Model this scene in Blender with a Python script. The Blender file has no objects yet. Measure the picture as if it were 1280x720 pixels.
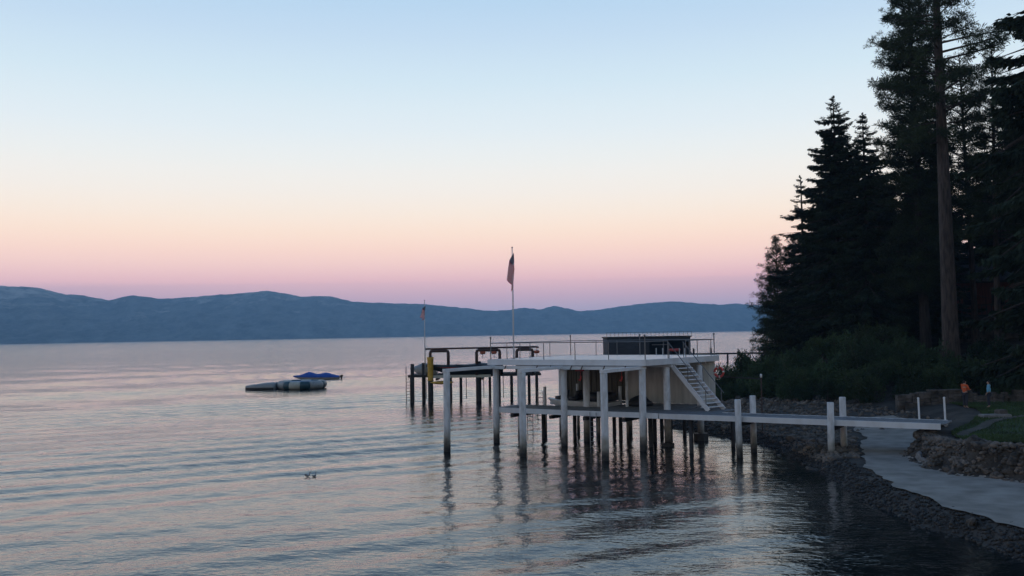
import bpy, math, random
import numpy as np
from mathutils import Vector, noise
R = math.radians
sc = bpy.context.scene
col = sc.collection
random.seed(7)

# ------------------------------------------------------------------ camera
cam_d = bpy.data.cameras.new('camera')
cam = bpy.data.objects.new('camera', cam_d)
col.objects.link(cam)
sc.camera = cam
cam_d.sensor_width = 36.0
cam_d.lens = 36.0 * 1150.0 / 1280.0
cam_d.clip_start = 0.5
cam_d.clip_end = 60000
from mathutils import Matrix
cam.matrix_world = (Matrix.Translation((0, 0, 6.5)) @ Matrix.Rotation(math.pi / 2 + math.atan(57.5 / 1150.0), 4, 'X')
                    @ Matrix.Rotation(R(-0.95), 4, 'Z'))

# ------------------------------------------------------------------ sky, light, exposure
def s2l(c):
    return tuple((x / 255 / 12.92 if x <= 10 else ((x / 255 + 0.055) / 1.055) ** 2.4) for x in c)
world = bpy.data.worlds.new('World')
sc.world = world
world.use_nodes = True
wt = world.node_tree
for n in list(wt.nodes): wt.nodes.remove(n)
def N(t, typ, **kw):
    n = t.nodes.new(typ)
    for k, v in kw.items(): setattr(n, k, v)
    return n
def ramp(t, stops, interp='LINEAR'):
    n = t.nodes.new('ShaderNodeValToRGB')
    cr = n.color_ramp
    cr.interpolation = interp
    while len(cr.elements) < len(stops): cr.elements.new(0.5)
    for e, (p, c) in zip(cr.elements, stops):
        e.position = p; e.color = (c[0], c[1], c[2], 1)
    return n
out = N(wt, 'ShaderNodeOutputWorld')
bg = N(wt, 'ShaderNodeBackground')
tc = N(wt, 'ShaderNodeTexCoord')
sep = N(wt, 'ShaderNodeSeparateXYZ')
wt.links.new(tc.outputs['Generated'], sep.inputs[0])
# twilight sky seen towards the east: blue earth shadow, pink belt, peach, pale, blue (degrees of elevation)
EAST = [(0.0, (136, 142, 178)), (0.9, (148, 150, 182)), (1.6, (163, 158, 184)), (2.36, (186, 164, 184)), (3.36, (215, 179, 188)), (4.35, (233, 199, 196)), (5.34, (243, 212, 200)),
        (6.3, (246, 222, 206)), (7.5, (244, 230, 217)), (8.8, (240, 234, 227)), (10.7, (233, 236, 235)), (12.6, (223, 234, 240)), (15.4, (208, 228, 240)), (18.2, (193, 217, 238)), (20.5, (180, 210, 236)), (27, (148, 186, 224)), (40, (104, 146, 194)), (60, (66, 102, 154)), (90, (52, 82, 132))]
WEST = [(0.0, (165, 160, 156)), (5, (166, 167, 166)), (12, (160, 170, 178)), (22, (138, 158, 178)), (40, (98, 130, 168)), (60, (68, 102, 150)), (90, (52, 82, 132))]
AIR = 0.00019          # density of the evening air; the glow behind it is what still reads as above after crossing it
AIRGLOW = (0.062, 0.14, 0.26)
def through_air(e, c):
    T = math.exp(-AIR * min(8000.0, 475.0 / max(1e-4, math.sin(R(e)))))
    return tuple(max(0.0, (x - (1 - T) * g) / T) for x, g in zip(s2l(c), AIRGLOW))
re_ = ramp(wt, [(math.sin(R(e)), through_air(e, c)) for e, c in EAST])
rw = ramp(wt, [(math.sin(R(e)), s2l(c)) for e, c in WEST])
for r_ in (re_, rw): wt.links.new(sep.outputs['Z'], r_.inputs['Fac'])
az = N(wt, 'ShaderNodeMapRange'); az.inputs['From Min'].default_value = 0.2; az.inputs['From Max'].default_value = -0.8
az.interpolation_type = 'SMOOTHSTEP'
wt.links.new(sep.outputs['Y'], az.inputs['Value'])
mx = N(wt, 'ShaderNodeMix', data_type='RGBA')
wt.links.new(az.outputs[0], mx.inputs[0]); wt.links.new(re_.outputs[0], mx.inputs[6]); wt.links.new(rw.outputs[0], mx.inputs[7])
# faint daylight sky with the sun just gone in the west
sky = N(wt, 'ShaderNodeTexSky', sky_type='NISHITA')
sky.sun_disc = False
sky.sun_elevation = R(0.5)
sky.sun_rotation = R(190)
add = N(wt, 'ShaderNodeMix', data_type='RGBA', blend_type='ADD')
add.inputs[0].default_value = 0.015
wt.links.new(mx.outputs[2], add.inputs[6]); wt.links.new(sky.outputs[0], add.inputs[7])
wt.links.new(add.outputs[2], bg.inputs['Color'])
bg.inputs['Strength'].default_value = 1.0
wt.links.new(bg.outputs[0], out.inputs['Surface'])
sun_d = bpy.data.lights.new('sun', 'SUN')
sun = bpy.data.objects.new('sun', sun_d)
col.objects.link(sun)
sun_d.energy = 0.05; sun_d.angle = R(40); sun_d.color = (1.0, 0.93, 0.86)
sun.rotation_euler = (R(84), 0, R(-10))
sc.view_settings.view_transform = 'Standard'
sc.view_settings.look = 'None'
sc.view_settings.exposure = 0.0
sc.view_settings.gamma = 1.0
sc.view_settings.use_curve_mapping = False
sc.cycles.max_bounces = 6
sc.cycles.volume_bounces = 2
sc.cycles.transparent_max_bounces = 8
sc.cycles.caustics_reflective = False
sc.cycles.use_denoising = True

# ------------------------------------------------------------------ helpers
def mat(name, c, rough=0.7, var=0.15, scale=3.0, bump=0.0, bscale=20.0, metallic=0.0, spec=0.5, stretch=(1, 1, 1), c2=None, detail=5.0, lo=0.35, hi=0.65):
    m = bpy.data.materials.new(name); m.use_nodes = True
    t = m.node_tree; b = t.nodes['Principled BSDF']
    b.inputs['Roughness'].default_value = rough; b.inputs['Metallic'].default_value = metallic
    b.inputs['Specular IOR Level'].default_value = spec
    tcn = N(t, 'ShaderNodeTexCoord'); mp = N(t, 'ShaderNodeMapping'); mp.inputs['Scale'].default_value = stretch
    t.links.new(tcn.outputs['Object'], mp.inputs['Vector'])
    nz = N(t, 'ShaderNodeTexNoise'); nz.inputs['Scale'].default_value = scale; nz.inputs['Detail'].default_value = detail
    t.links.new(mp.outputs[0], nz.inputs['Vector'])
    if c2 is None: c2 = tuple(x * (1 - 2 * var) for x in c)
    cr = ramp(t, [(lo, c2), (hi, c)])
    t.links.new(nz.outputs['Fac'], cr.inputs['Fac']); t.links.new(cr.outputs[0], b.inputs['Base Color'])
    if bump:
        n2 = N(t, 'ShaderNodeTexNoise'); n2.inputs['Scale'].default_value = bscale; n2.inputs['Detail'].default_value = 6
        t.links.new(mp.outputs[0], n2.inputs['Vector'])
        bp = N(t, 'ShaderNodeBump'); bp.inputs['Strength'].default_value = 1.0; bp.inputs['Distance'].default_value = bump
        t.links.new(n2.outputs['Fac'], bp.inputs['Height']); t.links.new(bp.outputs[0], b.inputs['Normal'])
    return m

def obj_from(name, V, F, mats, parent=None, mi=None, smooth=False, link=True):
    me = bpy.data.meshes.new(name)
    me.from_pydata([tuple(v) for v in V], [], F)
    for m in (mats if isinstance(mats, (list, tuple)) else [mats]): me.materials.append(m)
    if mi is not None: me.polygons.foreach_set('material_index', mi)
    if smooth: me.polygons.foreach_set('use_smooth', [True] * len(me.polygons))
    me.update()
    o = bpy.data.objects.new(name, me)
    if link: col.objects.link(o)
    if parent: o.parent = parent
    return o
def mesh_np(name, V, F, m, smooth=False, k=4):
    """V (n,3) array, F (m,k) int array -> mesh"""
    me = bpy.data.meshes.new(name)
    V = np.asarray(V, dtype=np.float32); F = np.asarray(F, dtype=np.int32)
    me.vertices.add(len(V)); me.vertices.foreach_set('co', V.ravel())
    me.loops.add(F.size); me.loops.foreach_set('vertex_index', F.ravel())
    me.polygons.add(len(F)); me.polygons.foreach_set('loop_start', np.arange(0, F.size, k, dtype=np.int32))
    me.materials.append(m)
    me.update(calc_edges=True); me.validate()
    if smooth: me.polygons.foreach_set('use_smooth', np.ones(len(me.polygons), dtype=bool))
    return me
def link_mesh(name, me, parent=None):
    o = bpy.data.objects.new(name, me); col.objects.link(o)
    if parent: o.parent = parent
    return o

class MB:
    def __init__(s): s.V = []; s.F = []; s.M = []
    def add(s, V, F, m=0):
        b = len(s.V); s.V += [tuple(v) for v in V]; s.F += [[i + b for i in f] for f in F]; s.M += [m] * len(F); return s
    def box(s, x0, x1, y0, y1, z0, z1, m=0):
        V = [(x, y, z) for x in (x0, x1) for y in (y0, y1) for z in (z0, z1)]
        return s.add(V, [(0, 1, 3, 2), (4, 6, 7, 5), (0, 4, 5, 1), (2, 3, 7, 6), (0, 2, 6, 4), (1, 5, 7, 3)], m)
    def cyl(s, p0, p1, r0, r1=None, n=12, m=0, cap=True):
        r1 = r0 if r1 is None else r1
        p0, p1 = Vector(p0), Vector(p1); d = (p1 - p0).normalized()
        a = d.orthogonal().normalized(); b = d.cross(a)
        V = []
        for p, r in ((p0, r0), (p1, r1)):
            for i in range(n):
                t = 2 * math.pi * i / n; V.append(p + (a * math.cos(t) + b * math.sin(t)) * r)
        F = [(i, (i + 1) % n, n + (i + 1) % n, n + i) for i in range(n)]
        if cap: F += [tuple(range(n - 1, -1, -1)), tuple(range(n, 2 * n))]
        return s.add(V, F, m)
    def tube(s, pts, r, n=8, m=0):
        """one continuous bent tube; r a number or one radius per point"""
        pts = [Vector(p) for p in pts]
        rs = r if isinstance(r, (list, tuple)) else [r] * len(pts)
        V = []; prev = None
        for i, p in enumerate(pts):
            d = (pts[min(i + 1, len(pts) - 1)] - pts[max(i - 1, 0)]).normalized()
            a = d.orthogonal().normalized() if prev is None else (prev - d * prev.dot(d)).normalized()
            prev = a; b = d.cross(a)
            for k in range(n):
                t = 2 * math.pi * k / n; V.append(p + (a * math.cos(t) + b * math.sin(t)) * rs[i])
        F = []
        for i in range(len(pts) - 1):
            for k in range(n): F.append((i * n + k, i * n + (k + 1) % n, (i + 1) * n + (k + 1) % n, (i + 1) * n + k))
        F += [tuple(range(n - 1, -1, -1)), tuple(range((len(pts) - 1) * n, len(pts) * n))]
        return s.add(V, F, m)
    def bar(s, p0, p1, w, h, m=0):
        """square bar w wide and h high between two points"""
        p0, p1 = Vector(p0), Vector(p1); d = (p1 - p0).normalized()
        up = Vector((0, 0, 1)) if abs(d.z) < 0.95 else Vector((0, 1, 0))
        a = d.cross(up).normalized(); b = a.cross(d)
        V = [p + a * (sx * w / 2) + b * (sy * h / 2) for p in (p0, p1) for sx, sy in ((-1, -1), (1, -1), (1, 1), (-1, 1))]
        return s.add(V, [(3, 2, 1, 0), (4, 5, 6, 7)] + [(i, (i + 1) % 4, 4 + (i + 1) % 4, 4 + i) for i in range(4)], m)
    def prism(s, poly, z0, z1, m=0):
        n = len(poly)
        V = [(x, y, z0) for x, y in poly] + [(x, y, z1) for x, y in poly]
        return s.add(V, [tuple(range(n - 1, -1, -1)), tuple(range(n, 2 * n))] + [(i, (i + 1) % n, n + (i + 1) % n, n + i) for i in range(n)], m)
    def loft(s, rings, m=0, closed=True, caps=True):
        n = len(rings[0]); V = [p for r in rings for p in r]; F = []
        for i in range(len(rings) - 1):
            for k in range(n if closed else n - 1): F.append((i * n + k, i * n + (k + 1) % n, (i + 1) * n + (k + 1) % n, (i + 1) * n + k))
        if caps: F += [tuple(range(n - 1, -1, -1)), tuple(range((len(rings) - 1) * n, len(rings) * n))]
        return s.add(V, F, m)
    def build(s, name, mats, parent=None, smooth=False):
        return obj_from(name, s.V, s.F, mats, parent, s.M, smooth)

def tag(o, label=None, cat=None, group=None, kind=None):
    if label: o['label'] = label
    if cat: o['category'] = cat
    if group: o['group'] = group
    if kind: o['kind'] = kind
    return o
def empty(name, loc, label=None, cat=None, group=None, rz=0):
    o = bpy.data.objects.new(name, None); col.objects.link(o)
    o.location = loc; o.rotation_euler = (0, 0, rz); o.empty_display_size = 0.2
    return tag(o, label, cat, group)
def kids(o): return [c for c in bpy.data.objects if c.parent is o]
def copy_tree(o, parent=None, ch=None):
    c = o.copy(); col.objects.link(c)
    if parent: c.parent = parent
    for k in (kids(o) if ch is None else ch): copy_tree(k, c)
    return c

# ------------------------------------------------------------------ materials
M = {}
M['white_paint'] = mat('white_paint', (0.74, 0.76, 0.77), 0.55, scale=2.2, var=0.07, bump=0.004, bscale=14)
M['fascia'] = mat('fascia_paint', (0.67, 0.70, 0.72), 0.6, c2=(0.57, 0.585, 0.59), scale=1.3, bump=0.004, bscale=25, stretch=(1.2, 1, 0.6), detail=9, lo=0.3, hi=0.6)
M['boards'] = mat('grey_deck_boards', (0.20, 0.205, 0.21), 0.8, scale=4, var=0.2, bump=0.006, bscale=12, stretch=(9, 0.8, 1))
M['pale_deck'] = mat('pale_roof_deck', (0.60, 0.56, 0.54), 0.35, scale=2, var=0.08)
M['cream_wall'] = mat('cream_wall', (0.62, 0.62, 0.575), 0.8, scale=1.3, var=0.12, stretch=(3, 3, 0.4))
M['brown_board'] = mat('weathered_board_wall', (0.155, 0.14, 0.105), 0.85, scale=2.0, var=0.3, bump=0.01, bscale=6, stretch=(5, 5, 0.25))
M['dark_timber'] = mat('dark_timber', (0.045, 0.042, 0.042), 0.8, scale=5, var=0.2, bump=0.006, bscale=18)
M['dark_steel'] = mat('rusty_dark_steel', (0.05, 0.042, 0.042), 0.6, scale=6, var=0.25, c2=(0.09, 0.045, 0.035), metallic=0.2)
M['rail_steel'] = mat('grey_rail_steel', (0.16, 0.17, 0.18), 0.45, scale=6, var=0.1, metallic=0.5)
M['galv'] = mat('galvanised_steel', (0.30, 0.31, 0.32), 0.45, scale=6, var=0.12, metallic=0.6)
M['pole_white'] = mat('pole_white', (0.66, 0.67, 0.68), 0.35, scale=4, var=0.05)
M['red_paint'] = mat('red_paint', (0.72, 0.10, 0.085), 0.5, scale=8, var=0.15)
M['orange_red'] = mat('orange_red_paint', (0.50, 0.12, 0.055), 0.5, scale=8, var=0.15)
M['yellow'] = mat('yellow_plastic', (0.62, 0.36, 0.035), 0.5, scale=5, var=0.14)
M['navy'] = mat('navy_cloth', (0.012, 0.018, 0.06), 0.85, scale=8, var=0.12)
M['flag_red'] = mat('flag_red_cloth', (0.66, 0.03, 0.04), 0.85, scale=8, var=0.1)
M['flag_white'] = mat('flag_white_cloth', (0.8, 0.79, 0.79), 0.85, scale=8, var=0.05)
M['gelcoat'] = mat('white_gelcoat', (0.72, 0.72, 0.70), 0.25, scale=3, var=0.05)
M['black_vinyl'] = mat('black_vinyl', (0.012, 0.012, 0.014), 0.5, scale=6, var=0.1, bump=0.01, bscale=7)
M['blue_canvas'] = mat('blue_canvas', (0.025, 0.10, 0.42), 0.7, scale=3, var=0.15, bump=0.03, bscale=4)
M['green_vinyl'] = mat('dark_green_vinyl', (0.022, 0.075, 0.095), 0.45, scale=4, var=0.12)
M['cream_vinyl'] = mat('cream_vinyl', (0.50, 0.50, 0.42), 0.5, scale=4, var=0.08)
M['grey_vinyl'] = mat('grey_vinyl', (0.34, 0.35, 0.34), 0.55, scale=4, var=0.12)
M['blue_mesh'] = mat('blue_trampoline_mesh', (0.13, 0.24, 0.40), 0.7, scale=6, var=0.1)
M['charcoal'] = mat('charcoal_siding', (0.055, 0.055, 0.062), 0.85, scale=2, var=0.2, stretch=(0.3, 0.3, 4))
M['interior'] = mat('dark_interior', (0.03, 0.032, 0.036), 0.9, scale=2, var=0.15)
M['concrete'] = mat('concrete', (0.22, 0.21, 0.20), 0.9, scale=4, var=0.2, bump=0.01)
M['wet_concrete'] = mat('wet_dark_concrete', (0.045, 0.045, 0.045), 0.6, scale=4, var=0.2, bump=0.01)
M['rock'] = mat('shore_rock', (0.16, 0.128, 0.098), 0.9, scale=1.1, c2=(0.045, 0.037, 0.03), bump=0.03, bscale=7, detail=8)
M['bank_rock'] = mat('bank_rock', (0.16, 0.13, 0.105), 0.92, scale=1.7, c2=(0.022, 0.02, 0.016), bump=0.04, bscale=5, detail=8)
M['wet_rock'] = mat('wet_shore_rock', (0.042, 0.034, 0.026), 0.65, scale=1.3, c2=(0.014, 0.012, 0.009), bump=0.02, bscale=8, detail=8)
M['wall_stone'] = mat('wall_stone', (0.13, 0.11, 0.095), 0.9, scale=2, c2=(0.04, 0.035, 0.03), bump=0.03, bscale=8)
M['soil'] = mat('dark_soil', (0.065, 0.054, 0.043), 0.95, scale=0.9, c2=(0.026, 0.022, 0.018), bump=0.06, bscale=4, detail=9)
M['gravel'] = mat('gravel', (0.37, 0.325, 0.275), 0.95, scale=1.1, c2=(0.20, 0.175, 0.145), bump=0.025, bscale=22, detail=9, lo=0.3, hi=0.7)
M['trodden'] = mat('trodden_earth', (0.085, 0.075, 0.06), 0.95, scale=3, c2=(0.05, 0.045, 0.035), bump=0.02, bscale=12)
M['lawn'] = mat('lawn_soil', (0.036, 0.068, 0.018), 0.95, scale=1.3, c2=(0.018, 0.03, 0.01), bump=0.03, bscale=15)
M['grass'] = mat('grass_blades', (0.05, 0.095, 0.024), 0.9, scale=0.7, c2=(0.024, 0.042, 0.013))
M['bark'] = mat('pine_bark', (0.085, 0.066, 0.056), 0.95, scale=2.2, c2=(0.03, 0.024, 0.021), bump=0.06, bscale=5, stretch=(3, 3, 0.5), detail=8)
M['fir_bark'] = mat('fir_bark', (0.045, 0.038, 0.034), 0.95, scale=2.2, c2=(0.018, 0.015, 0.014), bump=0.05, bscale=5, stretch=(3, 3, 0.5), detail=8)
M['fir'] = mat('fir_needles', (0.030, 0.048, 0.026), 0.8, scale=0.55, c2=(0.014, 0.024, 0.015), spec=0.2)
M['pine'] = mat('pine_needles', (0.040, 0.058, 0.026), 0.8, scale=0.5, c2=(0.018, 0.028, 0.015), spec=0.2)
M['leaf'] = mat('shrub_leaves', (0.060, 0.095, 0.034), 0.75, scale=0.9, c2=(0.024, 0.045, 0.018), spec=0.25)
M['leaf2'] = mat('shrub_leaves_deep', (0.040, 0.075, 0.032), 0.75, scale=0.9, c2=(0.018, 0.036, 0.017), spec=0.25)
M['redwood'] = mat('red_brown_siding', (0.17, 0.055, 0.04), 0.85, scale=3, var=0.2, stretch=(6, 6, 0.3))
M['shingle'] = mat('dark_shingles', (0.07, 0.062, 0.058), 0.9, scale=4, var=0.25, bump=0.02, bscale=9)
M['glass'] = mat('dark_glass', (0.02, 0.025, 0.03), 0.08, var=0.05)
M['skin'] = mat('skin', (0.42, 0.25, 0.18), 0.6, var=0.06)
M['hair'] = mat('dark_hair', (0.03, 0.02, 0.015), 0.7, var=0.15, scale=20)
M['orange_cloth'] = mat('orange_cloth', (0.62, 0.105, 0.03), 0.85, var=0.1, scale=6)
M['blue_cloth'] = mat('light_blue_cloth', (0.17, 0.45, 0.64), 0.85, var=0.08, scale=6)
M['dark_cloth'] = mat('dark_cloth', (0.03, 0.032, 0.045), 0.85, var=0.1, scale=6)
M['lamp_white'] = mat('white_lamp_globe', (0.7, 0.7, 0.68), 0.3, var=0.03)
M['duck_grey'] = mat('grey_feathers', (0.44, 0.45, 0.47), 0.7, var=0.2, scale=14)
M['duck_dark'] = mat('dark_feathers', (0.27, 0.27, 0.28), 0.7, var=0.2, scale=14)

def vary(m, lo, hi):
    """each plant or stone of a kind a little lighter or darker than its neighbours"""
    t = m.node_tree; b = t.nodes['Principled BSDF']; src = b.inputs['Base Color'].links[0].from_socket
    oi = N(t, 'ShaderNodeObjectInfo'); mr = N(t, 'ShaderNodeMapRange'); mr.inputs['To Min'].default_value = lo; mr.inputs['To Max'].default_value = hi
    t.links.new(oi.outputs['Random'], mr.inputs['Value'])
    vm = N(t, 'ShaderNodeVectorMath', operation='SCALE'); t.links.new(src, vm.inputs[0]); t.links.new(mr.outputs[0], vm.inputs['Scale']); t.links.new(vm.outputs[0], b.inputs['Base Color'])
for k_, a_, b_ in (('leaf', 0.55, 1.45), ('leaf2', 0.55, 1.45), ('fir', 0.7, 1.35), ('pine', 0.75, 1.3), ('rock', 0.6, 1.5), ('bank_rock', 0.55, 1.5), ('wet_rock', 0.6, 1.8)): vary(M[k_], a_, b_)

def pile_mat():
    """white painted pile, stained yellow-grey above the water and black wet at the waterline"""
    m = mat('painted_pile', (0.66, 0.69, 0.71), 0.6, c2=(0.47, 0.48, 0.48), scale=3.5, stretch=(1.5, 1.5, 0.5), bump=0.004, bscale=14)
    t = m.node_tree; b = t.nodes['Principled BSDF']
    base = b.inputs['Base Color'].links[0].from_socket
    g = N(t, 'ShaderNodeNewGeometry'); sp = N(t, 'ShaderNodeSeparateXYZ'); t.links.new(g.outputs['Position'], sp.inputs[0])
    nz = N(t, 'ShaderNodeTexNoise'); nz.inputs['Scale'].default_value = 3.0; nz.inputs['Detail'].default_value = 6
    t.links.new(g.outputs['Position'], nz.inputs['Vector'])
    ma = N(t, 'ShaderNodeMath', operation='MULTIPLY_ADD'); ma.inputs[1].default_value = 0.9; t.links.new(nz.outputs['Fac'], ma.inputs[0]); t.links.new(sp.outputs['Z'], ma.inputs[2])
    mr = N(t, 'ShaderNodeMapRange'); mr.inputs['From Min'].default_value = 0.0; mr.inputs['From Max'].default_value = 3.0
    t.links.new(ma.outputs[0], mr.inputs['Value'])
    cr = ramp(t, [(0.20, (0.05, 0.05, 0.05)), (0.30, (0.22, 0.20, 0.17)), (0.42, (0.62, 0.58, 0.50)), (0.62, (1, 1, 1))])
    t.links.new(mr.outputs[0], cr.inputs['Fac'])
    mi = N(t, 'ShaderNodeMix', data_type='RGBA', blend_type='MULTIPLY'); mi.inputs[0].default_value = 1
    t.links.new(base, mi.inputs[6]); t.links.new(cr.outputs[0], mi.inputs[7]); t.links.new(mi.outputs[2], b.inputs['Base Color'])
    return m
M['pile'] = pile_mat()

# ------------------------------------------------------------------ terrain
SY = np.array([-40, 0, 15, 26, 30, 35, 40, 45, 50, 57, 63, 66, 75, 82, 95, 115, 150, 190, 300, 600, 900.])
SX = np.array([16, 15, 14.4, 13.9, 13.5, 13.3, 13.8, 14.2, 14.4, 12.7, 10.6, 11.2, 13.8, 16, 20, 26, 37, 53, 88, 190, 300.])
BY = np.array([-40, 15, 25, 30, 33, 35.6, 37, 39.6, 43.4, 46, 50, 54, 58, 65, 75, 90, 120, 190, 300, 900.])
BX = np.array([22, 21.5, 21, 20.4, 19.8, 19.0, 17.6, 17.5, 18.2, 20.0, 22.3, 23.4, 23.0, 21.8, 21.5, 27, 36, 66, 105, 330.])
def vnoise(X, Y, f, seed=0):
    """cheap smooth value noise"""
    x = X * f + seed * 17.3; y = Y * f + seed * 9.1
    xi = np.floor(x).astype(np.int64); yi = np.floor(y).astype(np.int64)
    fx = x - xi; fy = y - yi; fx = fx * fx * (3 - 2 * fx); fy = fy * fy * (3 - 2 * fy)
    def h(a, b):
        n = (a * 374761393 + b * 668265263 + seed * 144665) & 0x7fffffff
        n = ((n ^ (n >> 13)) * 1274126177) & 0x7fffffff
        return ((n ^ (n >> 16)) & 0xffff) / 65535.0
    return (h(xi, yi) * (1 - fx) + h(xi + 1, yi) * fx) * (1 - fy) + (h(xi, yi + 1) * (1 - fx) + h(xi + 1, yi + 1) * fx) * fy
def fbm(X, Y, f, seed=0, o=4):
    s = 0; a = 1; t = 0
    for k in range(o): s = s + a * (vnoise(X, Y, f * 2 ** k, seed + k) - 0.5); t += a; a *= 0.5
    return s / t * 2
def shore_x(Y): return np.interp(Y, SY, SX) + 0.5 * fbm(Y, Y * 0 + 3, 0.35, 4, 3)
def bank_x(Y): return np.interp(Y, BY, BX) + 0.35 * fbm(Y, Y * 0 + 7, 0.5, 8, 3)
def ground_z(X, Y, rough=True):
    X = np.asarray(X, float); Y = np.asarray(Y, float)
    d = (X - shore_x(Y)) * np.interp(Y, [55, 66, 200], [1, 0.85, 0.85])
    e = X - bank_x(Y)
    z = np.where(d < 0, np.maximum(0.22 * d, -2.0), np.where(d < 0.9, 0.5 * d, 0.45 + 0.015 * (d - 0.9)))
    stony = np.interp(Y, [46, 54, 62, 90], [0, 0.35, 0.7, 1.0])           # the beach beyond the walkway climbs
    z = z + stony * np.clip(d - 0.6, 0, 10) * 0.10
    w = np.interp(Y, [20, 44, 50, 60, 100], [0.9, 1.0, 2.6, 4, 8])
    s = np.clip(e / w, 0, 1); s = s * s * (3 - 2 * s)
    top = np.interp(Y, [20, 35, 38, 42, 44, 46, 52, 60, 70, 100], [1.9, 1.9, 1.72, 1.45, 1.55, 1.75, 1.62, 1.7, 2.6, 4.0])
    z = z * (1 - s) + np.maximum(top, z) * s
    z = z + 0.10 * np.clip(e - 13, 0, 60) + 0.05 * np.clip(Y - 62, 0, 60) * s
    if rough:
        z = z + np.where(d > -1, 0.06, 0.1) * fbm(X, Y, 0.9, 21, 4) * np.where((s > 0.02) & (s < 0.98), 2.2, 1.0)
    return z
gx = np.unique(np.concatenate([np.arange(3, 36, 0.3), np.arange(36, 80, 1.0), np.arange(80, 420, 8.0)]))
gy = np.unique(np.concatenate([np.arange(-40, 16, 3.0), np.arange(16, 72, 0.3), np.arange(72, 130, 1.2), np.arange(130, 900, 12.0)]))
GX, GY = np.meshgrid(gx, gy)
GX = GX + np.where(GY > 75, np.maximum(0, (GY - 75)) * 0.0, 0)
GZ = ground_z(GX, GY)
nx, ny = len(gx), len(gy)
idx = np.arange(nx * ny).reshape(ny, nx)
F = np.stack([idx[:-1, :-1], idx[:-1, 1:], idx[1:, 1:], idx[1:, :-1]], -1).reshape(-1, 4)
V = np.stack([GX, GY, GZ], -1).reshape(-1, 3)
tag(link_mesh('ground', mesh_np('ground', V, F, M['soil'], True)), kind='structure')

def strip(name, ys, fx0, fx1, n, lift, m, zf=None):
    ys = np.asarray(ys); x0 = fx0(ys); x1 = fx1(ys)
    T = np.linspace(0, 1, n)[None, :]
    X = x0[:, None] * (1 - T) + x1[:, None] * T; Y = np.repeat(ys[:, None], n, 1)
    Z = ground_z(X, Y, False) + 0.03 * fbm(X, Y, 0.6, 33, 3) + lift
    # never let the coarse soil mesh poke through
    idx = np.arange(len(ys) * n).reshape(len(ys), n)
    F = np.stack([idx[:-1, :-1], idx[:-1, 1:], idx[1:, 1:], idx[1:, :-1]], -1).reshape(-1, 4)
    return link_mesh(name, mesh_np(name, np.stack([X, Y, Z], -1).reshape(-1, 3), F, m, True))
tag(strip('gravel_path', np.arange(10, 57, 0.25), lambda y: shore_x(y) + np.interp(y, [20, 40, 45, 52, 57], [0.75, 1.3, 2.6, 5.2, 8]) + 0.3 * fbm(y, y * 0, 1.3, 3, 3),
          lambda y: bank_x(y) + 0.12, 26, 0.075, M['gravel']), kind='structure')
tag(strip('lawn', np.arange(14, 57.6, 0.3), lambda y: bank_x(y) + np.interp(y, [20, 40, 44, 50, 58], [1.7, 1.9, 2.6, 3.4, 4.2]) + 0.2 * fbm(y, y * 0, 0.8, 13, 3), lambda y: y * 0 + 46, 60, 0.09, M['lawn']), kind='structure')
# trodden footpath from the end of the walkway into the lawn
def fp(y): return np.interp(y, [41.6, 42.6, 44, 46, 48.5], [20.1, 20.6, 22.0, 24.0, 27.0])
tag(strip('footpath', np.arange(41.4, 48.4, 0.2), lambda y: fp(y) - 0.3 + 0.12 * fbm(y, y * 0, 1.5, 40, 2), lambda y: fp(y) + 0.3 + 0.12 * fbm(y, y * 0, 1.5, 41, 2), 6, 0.12, M['trodden']), kind='structure')

def gz(x, y): return float(ground_z(np.array([x]), np.array([y]))[0])
# grass blades
rng = np.random.default_rng(3)
n = 42000
Y = rng.uniform(24, 57.5, n); X = bank_x(Y) + np.interp(Y, [20, 40, 44, 50, 58], [1.5, 1.7, 2.4, 3.2, 4.0]) + rng.uniform(0, 1, n) ** 1.5 * 15
keep = ~((Y > 41.4) & (Y < 48.4) & (np.abs(X - fp(Y)) < 0.28)); X = X[keep]; Y = Y[keep]; n = len(X)
Z = ground_z(X, Y, False) + 0.03 * fbm(X, Y, 0.6, 33, 3) + 0.085
a = rng.uniform(0, 2 * np.pi, n); hgt = rng.uniform(0.05, 0.13, n); w = 0.025
P0 = np.stack([X - w * np.cos(a), Y - w * np.sin(a), Z], -1); P1 = np.stack([X + w * np.cos(a), Y + w * np.sin(a), Z], -1)
P2 = np.stack([X + rng.normal(0, 0.03, n), Y + rng.normal(0, 0.03, n), Z + hgt], -1)
V = np.stack([P0, P1, P2], 1).reshape(-1, 3)
tag(link_mesh('grass', mesh_np('grass', V, np.arange(3 * n).reshape(-1, 3), M['grass'], k=3)), 'short dark green grass on the lawn above the rocky bank', 'grass', kind='stuff')

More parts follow.
